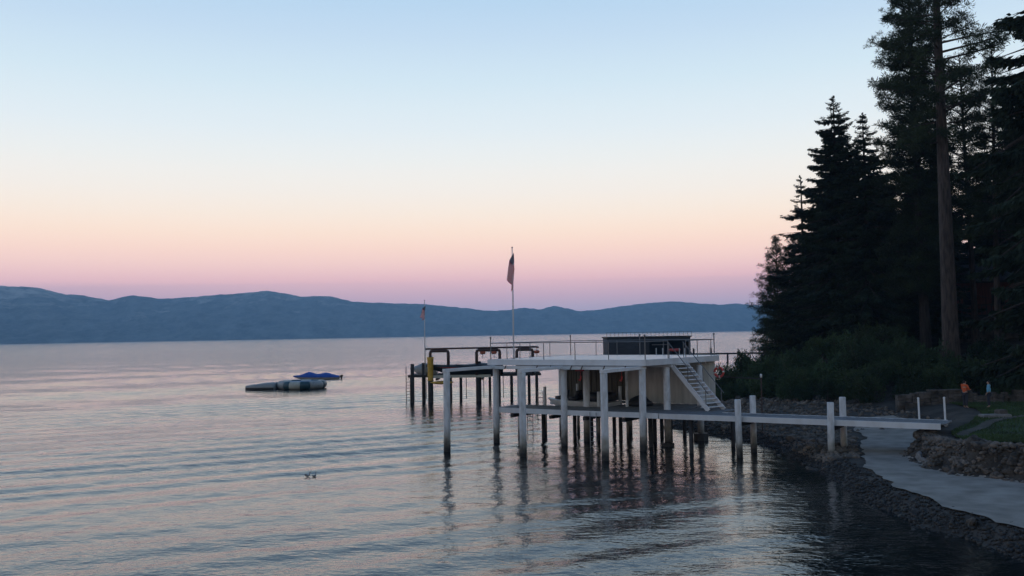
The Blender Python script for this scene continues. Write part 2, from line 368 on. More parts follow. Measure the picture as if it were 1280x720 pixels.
# ------------------------------------------------------------------ lake
def water_mat():
    m = bpy.data.materials.new('lake_water'); m.use_nodes = True
    t = m.node_tree; b = t.nodes['Principled BSDF']
    b.inputs['Base Color'].default_value = (0.009, 0.012, 0.012, 1)
    b.inputs['Roughness'].default_value = 0.04; b.inputs['IOR'].default_value = 1.5
    g = N(t, 'ShaderNodeNewGeometry')
    def nz(scale, rot, st, det=3):
        mp = N(t, 'ShaderNodeMapping'); mp.inputs['Rotation'].default_value = (0, 0, R(rot)); mp.inputs['Scale'].default_value = st
        t.links.new(g.outputs['Position'], mp.inputs['Vector'])
        n = N(t, 'ShaderNodeTexNoise'); n.inputs['Scale'].default_value = scale; n.inputs['Detail'].default_value = det
        n.inputs['Roughness'].default_value = 0.55
        t.links.new(mp.outputs[0], n.inputs['Vector']); return n
    bp = None
    # wind patches vary how strongly the surface is ruffled
    pn = nz(0.035, 20, (0.5, 1.4, 1), 3)
    pr = N(t, 'ShaderNodeMapRange'); pr.inputs['From Min'].default_value = 0.35; pr.inputs['From Max'].default_value = 0.65
    pr.inputs['To Min'].default_value = 0.55; pr.inputs['To Max'].default_value = 1.25
    t.links.new(pn.outputs['Fac'], pr.inputs['Value'])
    for n_, dist in ((nz(0.55, 25, (0.55, 1.0, 1), 3), WB[0]), (nz(2.2, -14, (0.6, 1.0, 1), 3), WB[1]), (nz(6.5, 30, (0.7, 1.0, 1), 2), WB[2])):
        k = N(t, 'ShaderNodeBump'); k.inputs['Distance'].default_value = dist
        t.links.new(pr.outputs[0], k.inputs['Strength'])
        k.inputs['Strength'].default_value = 1.0
        t.links.new(n_.outputs['Fac'], k.inputs['Height'])
        if bp: t.links.new(bp.outputs[0], k.inputs['Normal'])
        bp = k
    NRM = bp.outputs[0]
    # open water offshore is ruffled by wavelets far too small to model one by one
    sp = N(t, 'ShaderNodeVectorMath', operation='LENGTH'); t.links.new(g.outputs['Position'], sp.inputs[0])
    ro = N(t, 'ShaderNodeMapRange'); ro.inputs['From Min'].default_value = 35; ro.inputs['From Max'].default_value = 420
    ro.inputs['To Min'].default_value = 0.05; ro.inputs['To Max'].default_value = 0.12
    t.links.new(sp.outputs['Value'], ro.inputs['Value']); t.links.new(ro.outputs[0], b.inputs['Roughness'])
    am = N(t, 'ShaderNodeMapRange'); am.inputs['From Min'].default_value = 40; am.inputs['From Max'].default_value = 420
    am.inputs['To Min'].default_value = 0.03; am.inputs['To Max'].default_value = 0.36
    t.links.new(sp.outputs['Value'], am.inputs['Value'])
    ps = N(t, 'ShaderNodeVectorMath', operation='SCALE'); ps.inputs['Scale'].default_value = 37.0; t.links.new(g.outputs['Position'], ps.inputs[0])
    wn = N(t, 'ShaderNodeTexWhiteNoise', noise_dimensions='3D'); t.links.new(ps.outputs[0], wn.inputs['Vector'])
    ce = N(t, 'ShaderNodeVectorMath', operation='SUBTRACT'); t.links.new(wn.outputs['Color'], ce.inputs[0]); ce.inputs[1].default_value = (0.5, 0.5, 0.5)
    sc_ = N(t, 'ShaderNodeVectorMath', operation='SCALE'); t.links.new(ce.outputs[0], sc_.inputs[0]); t.links.new(am.outputs[0], sc_.inputs['Scale'])
    ad = N(t, 'ShaderNodeVectorMath', operation='ADD'); t.links.new(NRM, ad.inputs[0]); t.links.new(sc_.outputs[0], ad.inputs[1])
    no = N(t, 'ShaderNodeVectorMath', operation='NORMALIZE'); t.links.new(ad.outputs[0], no.inputs[0]); t.links.new(no.outputs[0], b.inputs['Normal'])
    return m
WB = (0.075, 0.036, 0.013)
M['water'] = water_mat()
na = 720
rad = np.concatenate([np.geomspace(6, 320, 620), np.geomspace(330, 7600, 60)])
ang = np.linspace(R(-80), R(80), na)
A, RR = np.meshgrid(ang, rad)
X = RR * np.sin(A); Y = RR * np.cos(A)
Z = np.zeros_like(X)
rw_ = np.random.default_rng(11)
for lam, amp, ang0, spread, cnt in ((3.0, 0.034, 29, 2.0, 3), (2.1, 0.006, 25, 10, 5), (1.35, 0.0025, 5, 60, 6)):
    for k in range(cnt):
        l = lam * (rw_.uniform(0.95, 1.06) if cnt == 3 else rw_.uniform(0.88, 1.12)); th = R(ang0 + rw_.uniform(-spread, spread)) + math.pi / 2; ph = rw_.uniform(0, 6.28)
        Z += amp * rw_.uniform(0.6, 1.2) * np.sin(2 * np.pi / l * (X * math.cos(th) + Y * math.sin(th)) + ph)
env = 0.7 + 0.6 * vnoise(X, Y, 0.05, 5)
Z = Z * env * np.clip(1.3 - RR / 300, 0, 1)
sd = X - shore_x(Y)
Z *= np.clip(-sd / 20 + 0.08, 0.12, 1) * np.where(Y > 0, 1, 1)
idx = np.arange(X.size).reshape(X.shape)
F = np.stack([idx[:-1, :-1], idx[:-1, 1:], idx[1:, 1:], idx[1:, :-1]], -1).reshape(-1, 4)
V = np.stack([X, Y, Z], -1).reshape(-1, 3)
tag(link_mesh('water', mesh_np('water', V, F[:, ::-1], M['water'], True)), kind='structure')

# ------------------------------------------------------------------ far hills and the air in front of them
def hill_mat():
    m = bpy.data.materials.new('hill_forest_and_granite'); m.use_nodes = True
    t = m.node_tree; b = t.nodes['Principled BSDF']; b.inputs['Roughness'].default_value = 1.0; b.inputs['Specular IOR Level'].default_value = 0.1
    g = N(t, 'ShaderNodeNewGeometry')
    def nz(sc_, st, det, ro=0.6):
        mp = N(t, 'ShaderNodeMapping'); mp.inputs['Scale'].default_value = st; t.links.new(g.outputs['Position'], mp.inputs['Vector'])
        n = N(t, 'ShaderNodeTexNoise'); n.inputs['Scale'].default_value = sc_; n.inputs['Detail'].default_value = det; n.inputs['Roughness'].default_value = ro
        t.links.new(mp.outputs[0], n.inputs['Vector']); return n
    sp = N(t, 'ShaderNodeSeparateXYZ'); t.links.new(g.outputs['Position'], sp.inputs[0])
    ht = N(t, 'ShaderNodeMapRange'); ht.inputs['From Min'].default_value = 60; ht.inputs['From Max'].default_value = 420
    ht.inputs['To Min'].default_value = -0.22; ht.inputs['To Max'].default_value = 0.12; t.links.new(sp.outputs['Z'], ht.inputs['Value'])
    lf = N(t, 'ShaderNodeMapRange'); lf.inputs['From Min'].default_value = -800; lf.inputs['From Max'].default_value = -3200
    lf.inputs['To Min'].default_value = -0.10; lf.inputs['To Max'].default_value = 0.05; t.links.new(sp.outputs['X'], lf.inputs['Value'])
    n1 = nz(0.008, (1, 0.35, 1.4), 9, 0.66)
    a1 = N(t, 'ShaderNodeMath', operation='ADD'); t.links.new(n1.outputs['Fac'], a1.inputs[0]); t.links.new(ht.outputs[0], a1.inputs[1])
    a2 = N(t, 'ShaderNodeMath', operation='ADD'); t.links.new(a1.outputs[0], a2.inputs[0]); t.links.new(lf.outputs[0], a2.inputs[1])
    cr = ramp(t, [(0.39, (0, 0, 0)), (0.54, (1, 1, 1))]); t.links.new(a2.outputs[0], cr.inputs['Fac'])
    n2 = nz(0.016, (1, 0.3, 1.3), 8, 0.8)
    fr = ramp(t, [(0.38, (0.008, 0.014, 0.012)), (0.60, (0.21, 0.22, 0.19))]); t.links.new(n2.outputs['Fac'], fr.inputs['Fac'])
    mi = N(t, 'ShaderNodeMix', data_type='RGBA'); t.links.new(cr.outputs[0], mi.inputs[0]); t.links.new(fr.outputs[0], mi.inputs[6]); mi.inputs[7].default_value = (0.58, 0.52, 0.42, 1)
    t.links.new(mi.outputs[2], b.inputs['Base Color'])
    return m
M['hill'] = hill_mat()
RP = np.array([-1300, -700, -300, -120, 0, 40, 75, 105, 135, 165, 200, 240, 300, 335, 375, 410, 440, 480, 530, 590, 603, 631, 655, 674, 692, 725, 749, 777, 806, 846, 871, 899, 920, 952, 1050, 1200, 1500, 1900.])
RYp = np.array([372, 366, 350, 353, 357, 358, 366, 369, 375, 368, 373, 371, 365.5, 363, 370, 369.5, 376.6, 378, 380, 385.5, 388, 388, 384, 387, 382, 389, 387, 382.3, 378.8, 376, 378.6, 381, 379.4, 382, 378, 372, 368, 374.])
azs = np.linspace(R(-58), R(46), 1500)
pxs = 640 + 1150 * np.tan(azs)
hz = 417.5 - 0.0166 * (pxs - 640)
ry = np.interp(pxs, RP, RYp)
Dsh = np.interp(pxs, [-1300, 0, 400, 640, 950, 1900], [3600, 4000, 4700, 5300, 5600, 5000])
ss = np.concatenate([[-0.03], np.linspace(0, 1.0, 150), [1.15]])
S, AZ = np.meshgrid(ss, azs)
DD = Dsh[:, None] + S * 1700
Xh = DD * np.sin(AZ); Yh = DD * np.cos(AZ)
crest = 0.72
Hr = 6.5 + (hz - ry) / 1150 * (Dsh + crest * 1700) * np.cos(azs)
prof = np.where(S < crest, np.clip(S / crest, 0, 1) ** 0.85, 1 - 0.45 * ((S - crest) / (1.15 - crest)) ** 1.3)
spur = fbm(Xh, Yh, 0.0016, 2, 5)
mask = np.clip(1 - np.abs(S - crest) / 0.12, 0, 1)
Zh = Hr[:, None] * np.clip(prof + 0.30 * spur * (1 - mask) * np.clip(prof * 1.6, 0, 1) * (1.05 - prof), -0.03, 0.985) + (9.0 * fbm(Xh, Yh, 0.03, 5, 2) * (1 - 0.6 * mask) + 26 * fbm(Xh, Yh, 0.006, 9, 3) * (1 - mask)) * np.clip(S * 6, 0, 1)
Zh = np.where(S < 0, -2.0, Zh)
n1, n2 = S.shape
idx = np.arange(S.size).reshape(S.shape)
F = np.stack([idx[:-1, :-1], idx[:-1, 1:], idx[1:, 1:], idx[1:, :-1]], -1).reshape(-1, 4)
tag(link_mesh('hills', mesh_np('hills', np.stack([Xh, Yh, Zh], -1).reshape(-1, 3), F, M['hill'], True)), kind='structure')
hm = bpy.data.materials.new('evening_air'); hm.use_nodes = True
ht_ = hm.node_tree
for n_ in list(ht_.nodes):
    if n_.type != 'OUTPUT_MATERIAL': ht_.nodes.remove(n_)
pv = N(ht_, 'ShaderNodeVolumePrincipled')
pv.inputs['Color'].default_value = (0.44, 0.73, 1.0, 1)
pv.inputs['Density'].default_value = AIR
ht_.links.new(pv.outputs[0], [n_ for n_ in ht_.nodes if n_.type == 'OUTPUT_MATERIAL'][0].inputs['Volume'])
tag(MB().box(-9000, 9000, -60, 8200, -3.2, 480).build('haze', hm), kind='stuff')

# ------------------------------------------------------------------ boathouse pier (local axes: u along the pier to the shore, v away from the camera)
O = Vector((-1.0, 55.99, 0)); U = Vector((0.8351, -0.5501, 0)); VV = Vector((0.5501, 0.8351, 0))
TH = math.atan2(U.y, U.x)
def W(u, v, z=0): return O + U * u + VV * v + Vector((0, 0, z))

bh = empty('boathouse', O, 'white two level boathouse on round piles with railed roof deck and outside stair', 'boathouse', rz=TH)
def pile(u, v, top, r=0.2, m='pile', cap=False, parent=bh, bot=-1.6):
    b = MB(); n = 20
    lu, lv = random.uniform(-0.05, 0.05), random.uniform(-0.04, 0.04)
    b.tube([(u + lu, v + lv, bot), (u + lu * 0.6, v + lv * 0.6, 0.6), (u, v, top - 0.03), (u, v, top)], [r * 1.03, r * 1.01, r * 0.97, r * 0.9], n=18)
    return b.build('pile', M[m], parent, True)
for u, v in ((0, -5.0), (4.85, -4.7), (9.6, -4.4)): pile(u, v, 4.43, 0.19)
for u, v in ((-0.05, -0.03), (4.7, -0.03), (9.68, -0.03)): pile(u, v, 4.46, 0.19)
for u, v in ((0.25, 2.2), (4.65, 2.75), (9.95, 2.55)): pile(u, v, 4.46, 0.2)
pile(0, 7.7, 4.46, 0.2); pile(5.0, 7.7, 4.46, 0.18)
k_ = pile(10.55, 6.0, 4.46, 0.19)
MB().cyl((10.55, 6.0, -1.6), (10.55, 6.0, 0.42), 0.5, 0.42, 16).build('pile_footing', M['wet_concrete'], bh)
MB().cyl((9.95, 2.55, -1.6), (9.95, 2.55, 0.16), 0.42, 0.36, 16).build('pile_footing', M['wet_concrete'], bh)
# dark timber piles under the lower deck
for u, v in ((2.9, 4.3), (3.5, 5.4), (3.2, 6.8), (1.4, 3.0), (5.0, 5.6), (6.3, 3.9), (7.3, 5.2), (7.9, 6.3), (8.4, 4.2), (9.1, 4.9), (8.8, 7.7), (6.5, 7.6), (9.3, 1.7)):
    MB().cyl((u, v, -1.6), (u, v, 1.84), 0.125, 0.12, 10).build('pile', M['dark_timber'], bh, True)
# beams over the pile heads, running from the outer row back under the roof deck
for (a, b_) in (((0, -5.25), (-0.02, 0.3)), ((4.85, -4.95), (4.7, 0.3)), ((9.6, -4.65), (9.68, 0.3))):
    MB().bar((a[0], a[1], 4.52), (b_[0], b_[1], 4.545), 0.20, 0.17).build('cap_beam', M['white_paint'], bh)
for v in (2.6, 7.7): MB().bar((-0.3, v, 4.545), (10.3, v, 4.545), 0.18, 0.16).build('cap_beam', M['white_paint'], bh)
# gutter-like beam slung under the roof edge with its brackets
eb = MB()
for u0_, u1_ in ((-0.75, 2.9), (2.915, 6.3), (6.315, 9.25)):
    dz = random.uniform(-0.02, 0.012); eb.bar((u0_, -0.4, 4.515 + dz), (u1_, -0.4, 4.515), 0.19, 0.18)
eb.build('gutter', M['fascia'], bh)
for u in (0.9, 3.1, 4.0, 5.4, 6.1, 7.5, 8.8):
    MB().bar((u, -0.51, 4.40), (u + 0.12, -0.51, 4.64), 0.03, 0.045).build('bracket', M['dark_steel'], bh)
# roof deck
poly = [(-0.52, -0.2), (10.0, -0.2), (10.95, 8.2), (10.25, 9.9), (-0.52, 9.9)]
rd = MB().prism([(-0.46, -0.14), (9.94, -0.14), (10.88, 8.2), (10.2, 9.84), (-0.46, 9.84)], 4.64, 4.955).build('roof_deck', M['pale_deck'], bh)
fs = MB()
for (p, q) in zip(poly, poly[1:] + poly[:1]):
    p, q = Vector((p[0], p[1], 0)), Vector((q[0], q[1], 0)); d = (q - p).normalized(); nrm = Vector((d.y, -d.x, 0))
    a0, a1 = p + nrm * 0.0, q
    fs.bar((a0.x, a0.y, 4.81), (a1.x, a1.y, 4.81), 0.06, 0.33)
fs.build('fascia', M['fascia'], rd)
ub = MB()
for u in np.arange(0.3, 9.9, 0.8): ub.box(u, u + 0.08, -0.1, 9.7, 4.625, 4.66)
ub.build('joists', M['white_paint'], rd)
# rear wall of the open bay and the cream room beside it
MB().box(0.2, 5.2, 7.9, 8.02, 2.06, 4.46).build('rear_wall', M['brown_board'], bh)
rw2 = MB()
for i in range(13): rw2.box(0.25 + i * 0.38, 0.29 + i * 0.38, 7.86, 7.905, 2.06, 4.46)
rw2.build('battens', M['brown_board'], bh)
room = MB(); room.box(5.22, 10.15, 6.9, 9.6, 2.06, 4.63)
room.build('room_wall', M['cream_wall'], bh)
pl = MB()
for u in (5.3, 6.5, 7.72, 8.95, 10.05): pl.box(u - 0.05, u + 0.05, 6.875, 6.902, 2.06, 4.62)
pl.box(5.22, 10.15, 6.87, 6.9, 2.06, 2.2)
pl.build('trim', M['cream_wall'], bh)
MB().box(5.16, 5.20, 7.0, 7.86, 2.06, 4.4).build('door', M['interior'], bh)
# lower deck (joins the long walkway)
ld = MB()
i = 0; u = -0.1
while u < 10.6:
    ld.box(u, u + 0.19, 0.06, 2.7 if u < 5.8 else 6.86, 2.0, 2.05 + 0.006 * ((i * 7) % 3)); u += 0.2; i += 1
lo = ld.build('lower_deck', M['boards'], bh)
eb = MB()
for u0_, u1_ in ((-0.1, 4.68), (4.70, 9.66), (9.68, 10.55)):
    dz = random.uniform(-0.012, 0.012); eb.bar((u0_, 0.018, 1.925 + dz), (u1_, 0.018, 1.925 - dz), 0.075, 0.29)
eb.build('edge_beam', M['fascia'], lo)
MB().box(-0.16, -0.105, -0.02, 2.7, 1.78, 2.07).build('edge_beam', M['fascia'], lo)
lj = MB()
for v in (0.5, 1.5, 2.5): lj.box(0.0, 10.5, v, v + 0.15, 1.72, 1.995)
for v in (3.6, 5.0, 6.4): lj.box(5.85, 10.5, v, v + 0.15, 1.72, 1.995)
for u in (0.9, 3.6, 5.85, 8.3): lj.box(u, u + 0.2, 0.06, 6.8 if u > 5 else 2.6, 1.52, 1.715)
lj.build('joists', M['dark_timber'], lo)
# second finger of decking inside the slip, with the boat lying between
sf = MB()
for i in range(27): sf.box(-0.1 + i * 0.2, 0.09 + i * 0.2, 6.4, 7.84, 2.0, 2.05)
sf.build('inner_deck', M['boards'], bh)
MB().box(-0.1, 5.2, 6.34, 6.395, 1.8, 2.06).build('inner_edge_beam', M['fascia'], bh)
# short mooring posts standing on / beside the deck
for (u, v, z, r) in ((0.75, 4.3, 3.1, 0.1), (1.2, 5.6, 3.3, 0.09), (5.3, 3.05, 2.95, 0.1), (2.0, 6.35, 3.2, 0.1), (5.1, 6.3, 3.1, 0.1), (9.2, 4.4, 3.05, 0.08), (6.9, 3.6, 4.46, 0.085)):
    pile(u, v, z, r)
# ladders down to the water
def ladder(u, v, z0, z1, parent=bh, mm='galv', ax=(1, 0)):
    b = MB()
    for s_ in (-0.2, 0.2): b.cyl((u + ax[0] * s_, v + ax[1] * s_, z0), (u + ax[0] * s_, v + ax[1] * s_, z1), 0.022, n=8)
    z = z0 + 0.2
    while z < z1 - 0.05: b.cyl((u - ax[0] * 0.2, v - ax[1] * 0.2, z), (u + ax[0] * 0.2, v + ax[1] * 0.2, z), 0.018, n=6); z += 0.28
    return b.build('ladder', M[mm], parent)
ladder(0.55, 0.9 + 1.9, -0.3, 1.95); ladder(6.6, -0.1, -0.4, 2.0); ladder(1.2, 3.0, 0.9, 2.9)
# stair from the lower deck up to the roof deck
st = MB()
zt, zb = 4.92, 2.05
NF, NT, FF_, FT = (12.45, 2.5), (9.95, 2.9), (12.88, 3.75), (10.3, 4.2)     # near / far stringer, foot / top
for a, b_ in ((NF, NT), (FF_, FT)): st.bar((a[0], a[1], zb + 0.02), (b_[0], b_[1], zt - 0.12), 0.06, 0.25)
stair = st.build('stair', M['white_paint'], bh)
def on(a, b_, f, dz=0.0): return Vector((a[0] + (b_[0] - a[0]) * f, a[1] + (b_[1] - a[1]) * f, zb + (zt - zb) * f + dz))
for i in range(13):
    f = (i + 0.6) / 13.5; p, q = on(NF, NT, f, 0.08), on(FF_, FT, f, 0.08); d = (q - p).normalized() * 0.035
    MB().bar(p + d, q - d, 0.27, 0.045).build('tread', M['white_paint'], stair)
hr = MB()
for a, b_ in ((NF, NT), (FF_, FT)):
    for f in (0.06, 0.5, 0.98): hr.cyl(on(a, b_, f, 0.0), on(a, b_, f, 0.95), 0.024, n=8)
    hr.cyl(on(a, b_, 0, 0.95), on(a, b_, 1, 0.97), 0.024, n=8)
hr.build('handrail', M['rail_steel'], stair)
# roof railing: thin posts, single top rail, taller lamp posts at corners
def post(u, v, h=1.0, r=0.025):
    o = MB().cyl((u, v, 4.955), (u, v, 4.955 + h), r, n=8).build('rail_post', M['rail_steel'], bh)
    if h > 1.1:
        b = MB(); b.tube([(u, v, 4.955 + h - 0.02), (u, v, 4.955 + h + 0.05), (u, v, 4.955 + h + 0.11), (u, v, 4.955 + h + 0.14)], [0.03, 0.055, 0.05, 0.01], n=10)
        b.build('post_lamp', M['rail_steel'], o, True)
for u in (3.4, 5.5, 7.65): post(u, -0.08)
for u, v in ((-0.38, -0.08), (9.9, -0.08), (-0.38, 9.7), (10.1, 9.7), (4.9, 9.75)): post(u, v, 1.27, 0.032)
for v in (1.7, 3.2, 4.4, 6.9): post(-0.38, v)
for u in (1.6, 3.2, 6.6, 8.4): post(u, 9.75)
for v in (2.45, 4.5, 5.9, 7.6): post(9.86 + v * 0.11, v, 1.0)
rl = MB()
for z in (5.96,):
    rl.cyl((-0.38, -0.08, z), (9.9, -0.08, z), 0.024, n=8)
    rl.cyl((-0.38, -0.08, z), (-0.38, 9.7, z), 0.024, n=8)
    rl.cyl((-0.38, 9.73, z), (10.1, 9.73, z), 0.024, n=8)
    rl.cyl((10.35, 4.5, z), (10.72, 7.6, z), 0.024, n=8); rl.cyl((10.72, 7.6, z), (10.1, 9.7, z), 0.024, n=8)
    rl.cyl((9.9, -0.08, z), (10.13, 2.45, z), 0.024, n=8)
rl.build('top_rail', M['rail_steel'], bh)
# red hoists under the roof deck
def hoist(u, v, label):
    t = empty('boat_hoist', W(u, v, 4.46), label, 'hoist', 'red hoists under the boathouse roof', TH)
    MB().tube([(-0.3, 0, -0.11), (-0.27, 0, -0.11), (0.22, 0, -0.11), (0.27, 0, -0.11)], [0.07, 0.13, 0.13, 0.08], n=14).build('motor_drum', M['red_paint'], t, True)
    MB().box(-0.06, 0.06, -0.07, 0.07, -0.01, 0.02).build('hanger', M['dark_steel'], t)
    b = MB(); b.cyl((0.05, 0, -0.2), (0.05, 0, -0.55), 0.02, n=8)
    b.tube([(0.05, 0, -0.5), (0.06, 0, -0.62), (0.0, 0, -0.78), (-0.08, 0, -0.72)], 0.055, n=8)
    b.build('hook_block', M['red_paint'], t, True)
hoist(4.8, 1.7, 'red boat hoist hanging beside the middle white pile'); hoist(7.5, 1.7, 'red boat hoist hanging in front of the cream wall')

# long walkway to the shore
wk = empty('walkway', W(10.6, 0, 0), 'long white edged walkway on piles running from boathouse to shore', 'walkway', rz=TH)
def wl(u): return u - 10.6
b = MB(); u = 10.62; i = 0
while u < 24.65:
    v1 = 4.3 if u < 13.4 else 1.9
    b.box(wl(u), wl(u) + 0.19, 0.06, v1, 2.0, 2.05 + 0.006 * ((i * 5) % 3)); u += 0.2; i += 1
b.build('deck_boards', M['boards'], wk)
eb = MB(); u = 0.0
while u < wl(24.6):
    u1 = min(u + 4.67, wl(24.62)); dz = random.uniform(-0.012, 0.012)
    eb.bar((u, 0.012, 1.93 + dz), (u1 - 0.015, 0.012, 1.93 - dz), 0.085, 0.28); u = u1
eb.build('edge_beam', M['fascia'], wk)
MB().box(wl(13.45), wl(24.62), 1.91, 1.97, 1.79, 2.07).build('edge_beam', M['fascia'], wk)
b = MB()
for v in (0.4, 0.95, 1.5): b.box(0.05, wl(24.5), v, v + 0.12, 1.75, 1.995)
b.build('joists', M['dark_timber'], wk)
for u, v, zt_ in ((15.1, -0.22, 2.95), (15.1, 2.1, 3.0), (19.75, -0.22, 2.93), (19.75, 2.12, 3.03)):
    pile(wl(u), v, zt_, 0.165, parent=wk)
for u in (15.1, 19.75): MB().box(wl(u) - 0.08, wl(u) + 0.08, -0.3, 2.2, 1.55, 1.745).build('cross_beam', M['dark_timber'], wk)
for u, v in ((12.3, 0.3), (13.3, 3.9)): MB().cyl((wl(u), v, -1.6), (wl(u), v, 1.75), 0.12, n=10).build('pile', M['dark_timber'], wk, True)
for u, v, h in ((23.35, 2.1, 1.0), (24.5, 2.1, 1.05)):
    b = MB(); b.tube([(wl(u), v, 1.75), (wl(u) - 0.02, v, 2.05 + h)], 0.045, n=10); b.tube([(wl(u) - 0.02, v, 2.05 + h), (wl(u) - 0.02, v, 2.1 + h)], [0.06, 0.03], n=10)
    b.build('end_post', M['white_paint'], wk)

# lamp on a pole with a thin beam back to the boathouse
lp = empty('lamp_post', W(13.9, 7.2, 0), 'thin dark lamp post on the stony beach with small white lamp', 'lamp post', rz=TH)
pb = lp.location; g0 = gz(pb.x, pb.y)
MB().cyl((0, 0, g0 - 0.3), (0, 0, 3.72), 0.04, n=10).build('pole', M['dark_steel'], lp)
MB().tube([(0, 0, 3.70), (0, 0, 3.76), (0, 0, 3.88), (0, 0, 3.92)], [0.05, 0.065, 0.065, 0.02], n=12).build('lamp', M['lamp_white'], lp, True)
MB().bar((0, 0, 3.62), (-3.0, 1.2, 3.66), 0.06, 0.07).build('arm', M['dark_timber'], lp)

# life ring at the shore corner of the boathouse
t = empty('life_ring', W(10.98, 8.1, 3.95), 'red and white life ring hanging at the shore corner of the boathouse', 'life ring', rz=TH)
def torus(Rm, r, a0, a1, n, k, m=0, b=None):
    b = b or MB(); rings = []
    for i in range(n + 1):
        t_ = a0 + (a1 - a0) * i / n
        rings.append([((Rm + r * math.cos(2 * math.pi * j / k)) * math.cos(t_), r * math.sin(2 * math.pi * j / k), (Rm + r * math.cos(2 * math.pi * j / k)) * math.sin(t_)) for j in range(k)])
    b.loft(rings, m, caps=(abs(a1 - a0) < 6.2)); return b
b = MB()
for i in range(4): torus(0.28, 0.075, i * math.pi / 2 + 0.3, (i + 1) * math.pi / 2, 8, 8, 0, b)
b.build('ring', M['red_paint'], t, True)
for i in range(4): torus(0.28, 0.077, i * math.pi / 2, i * math.pi / 2 + 0.3, 4, 8, 0).build('band', M['lamp_white'], t, True)
MB().cyl((0, 0, 0.35), (0, 0, 0.62), 0.012, n=6).build('rope', M['dark_timber'], t)

# ------------------------------------------------------------------ flags
def flag_mesh(L, Hh, parent, drop, seed=0):
    ns, nt = 60, 52
    V = []; F = []; Mi = []
    for i in range(ns + 1):
        s = i / ns
        for j in range(nt + 1):
            t = j / nt
            fold = float(np.interp(s, [0, 0.2, 0.38, 0.55, 0.7, 0.85, 1.0], [0, 0.62, 1.0, 0.62, 0.05, 0.22, 0.55]))
            z = -t * Hh * (1 - 0.22 * s) - drop * s
            x = 0.06 - 0.40 * fold * (0.5 + 0.5 * t) + 0.03 * math.sin(11 * s + 3 * t + seed)
            y = -0.05 - 0.22 * s + 0.05 * math.sin(9 * s + 1.6 + seed) * s + 0.03 * math.sin(6 * t + 8 * s)
            V.append((x * L, y, z))
    for i in range(ns):
        for j in range(nt):
            F.append((i * (nt + 1) + j, (i + 1) * (nt + 1) + j, (i + 1) * (nt + 1) + j + 1, i * (nt + 1) + j + 1))
            stripe = j // 4
            if i < 24 and stripe < 7:
                cx, cy = i % 4, j % 6
                Mi.append(1 if (cx in (1, 2) and cy in (2, 3)) else 2)
            else: Mi.append(0 if stripe % 2 == 0 else 1)
    o = obj_from('flag', V, F, [M['flag_red'], M['flag_white'], M['navy']], parent, Mi, True)
    return o
def flagpole(name, loc, h, r, label, fL, fH, drop, ztop, rz, seed):
    t = empty(name, loc, label, 'flagpole')
    MB().tube([(0, 0, 0), (0, 0, h * 0.5), (0, 0, h)], [r, r * 0.85, r * 0.55], n=12).build('pole', M['pole_white'], t, True)
    MB().tube([(0, 0, h), (0, 0, h + 0.03), (0, 0, h + 0.08), (0, 0, h + 0.11)], [0.02, 0.055, 0.05, 0.01], n=10).build('finial', M['galv'], t, True)
    MB().cyl((0, 0, 0), (0, 0, 0.06), r * 2.2, n=14).build('base_plate', M['galv'], t)
    MB().cyl((-r - 0.015, 0, 1.1), (-r * 0.6 - 0.015, 0, h - 0.03), 0.006, n=5).build('halyard', M['pole_white'], t)
    f = flag_mesh(fL, fH, t, drop, seed); f.location = (0.0, -0.02, ztop); f.rotation_euler = (0, 0, rz)
flagpole('flagpole', (0.05, 58.0, 4.957), 6.95, 0.05, 'tall white flagpole on the boathouse roof with limp striped flag', 1.3, 1.3, 1.5, 6.72, 0.15, 0.4)
flagpole('flagpole', (-8.62, 90.3, 2.64), 7.25, 0.05, 'shorter white flagpole on the dark far dock with small striped flag', 1.35, 0.85, 0.75, 6.75, -0.15, 2.0)

# ------------------------------------------------------------------ dark dock with boat lift (left, behind)
dk = empty('boat_lift_dock', (-4, 90.5, 0), 'dark timber dock with bent steel pipe frames of a boat lift', 'dock')
def dl(x): return x + 4
def dpile(x, y, top, r=0.17, m='dark_timber'): MB().tube([(dl(x), y - 90.5, -1.6), (dl(x), y - 90.5, top - 0.03), (dl(x), y - 90.5, top)], [r, r * 0.95, r * 0.85], n=12).build('pile', M[m], dk, True)
for x, y, tp, r in ((-9.85, 90, 3.75, 0.19), (-8.85, 91, 3.8, 0.19), (-8.05, 89.6, 2.7, 0.27), (-6.7, 92.5, 2.6, 0.17), (-6.15, 90.4, 2.6, 0.15), (-5.25, 92, 2.6, 0.15), (-3.4, 89.9, 3.9, 0.28), (-1.45, 91, 2.6, 0.2), (-0.2, 92, 2.6, 0.16), (1.55, 92.5, 2.7, 0.16), (2.3, 91.6, 2.7, 0.16), (-2.4, 93.5, 2.6, 0.14), (0.9, 93.8, 2.6, 0.14)):
    dpile(x, y, tp, r)
b = MB(); b.box(dl(-10.3), dl(2.7), -0.55, -0.4, 2.42, 2.66); b.box(dl(-10.3), dl(2.7), 3.3, 3.45, 2.42, 2.66)
b.build('edge_beam', M['dark_timber'], dk)
b = MB()
for i in range(64): b.box(dl(-10.3 + i * 0.2), dl(-10.12 + i * 0.2), 1.6, 3.3, 2.56, 2.62)
for i in range(9): b.box(dl(-10.3 + i * 0.2), dl(-10.12 + i * 0.2), -0.4, 1.6, 2.56, 2.62)
b.build('deck_boards', M['dark_timber'], dk)
MB().tube([(dl(-8.5), -0.9, 5.18), (dl(-4), -0.9, 5.2), (dl(2.2), -0.9, 5.22), (dl(2.5), -0.9, 5.15)], 0.09, n=10).build('top_pipe', M['dark_steel'], dk, True)
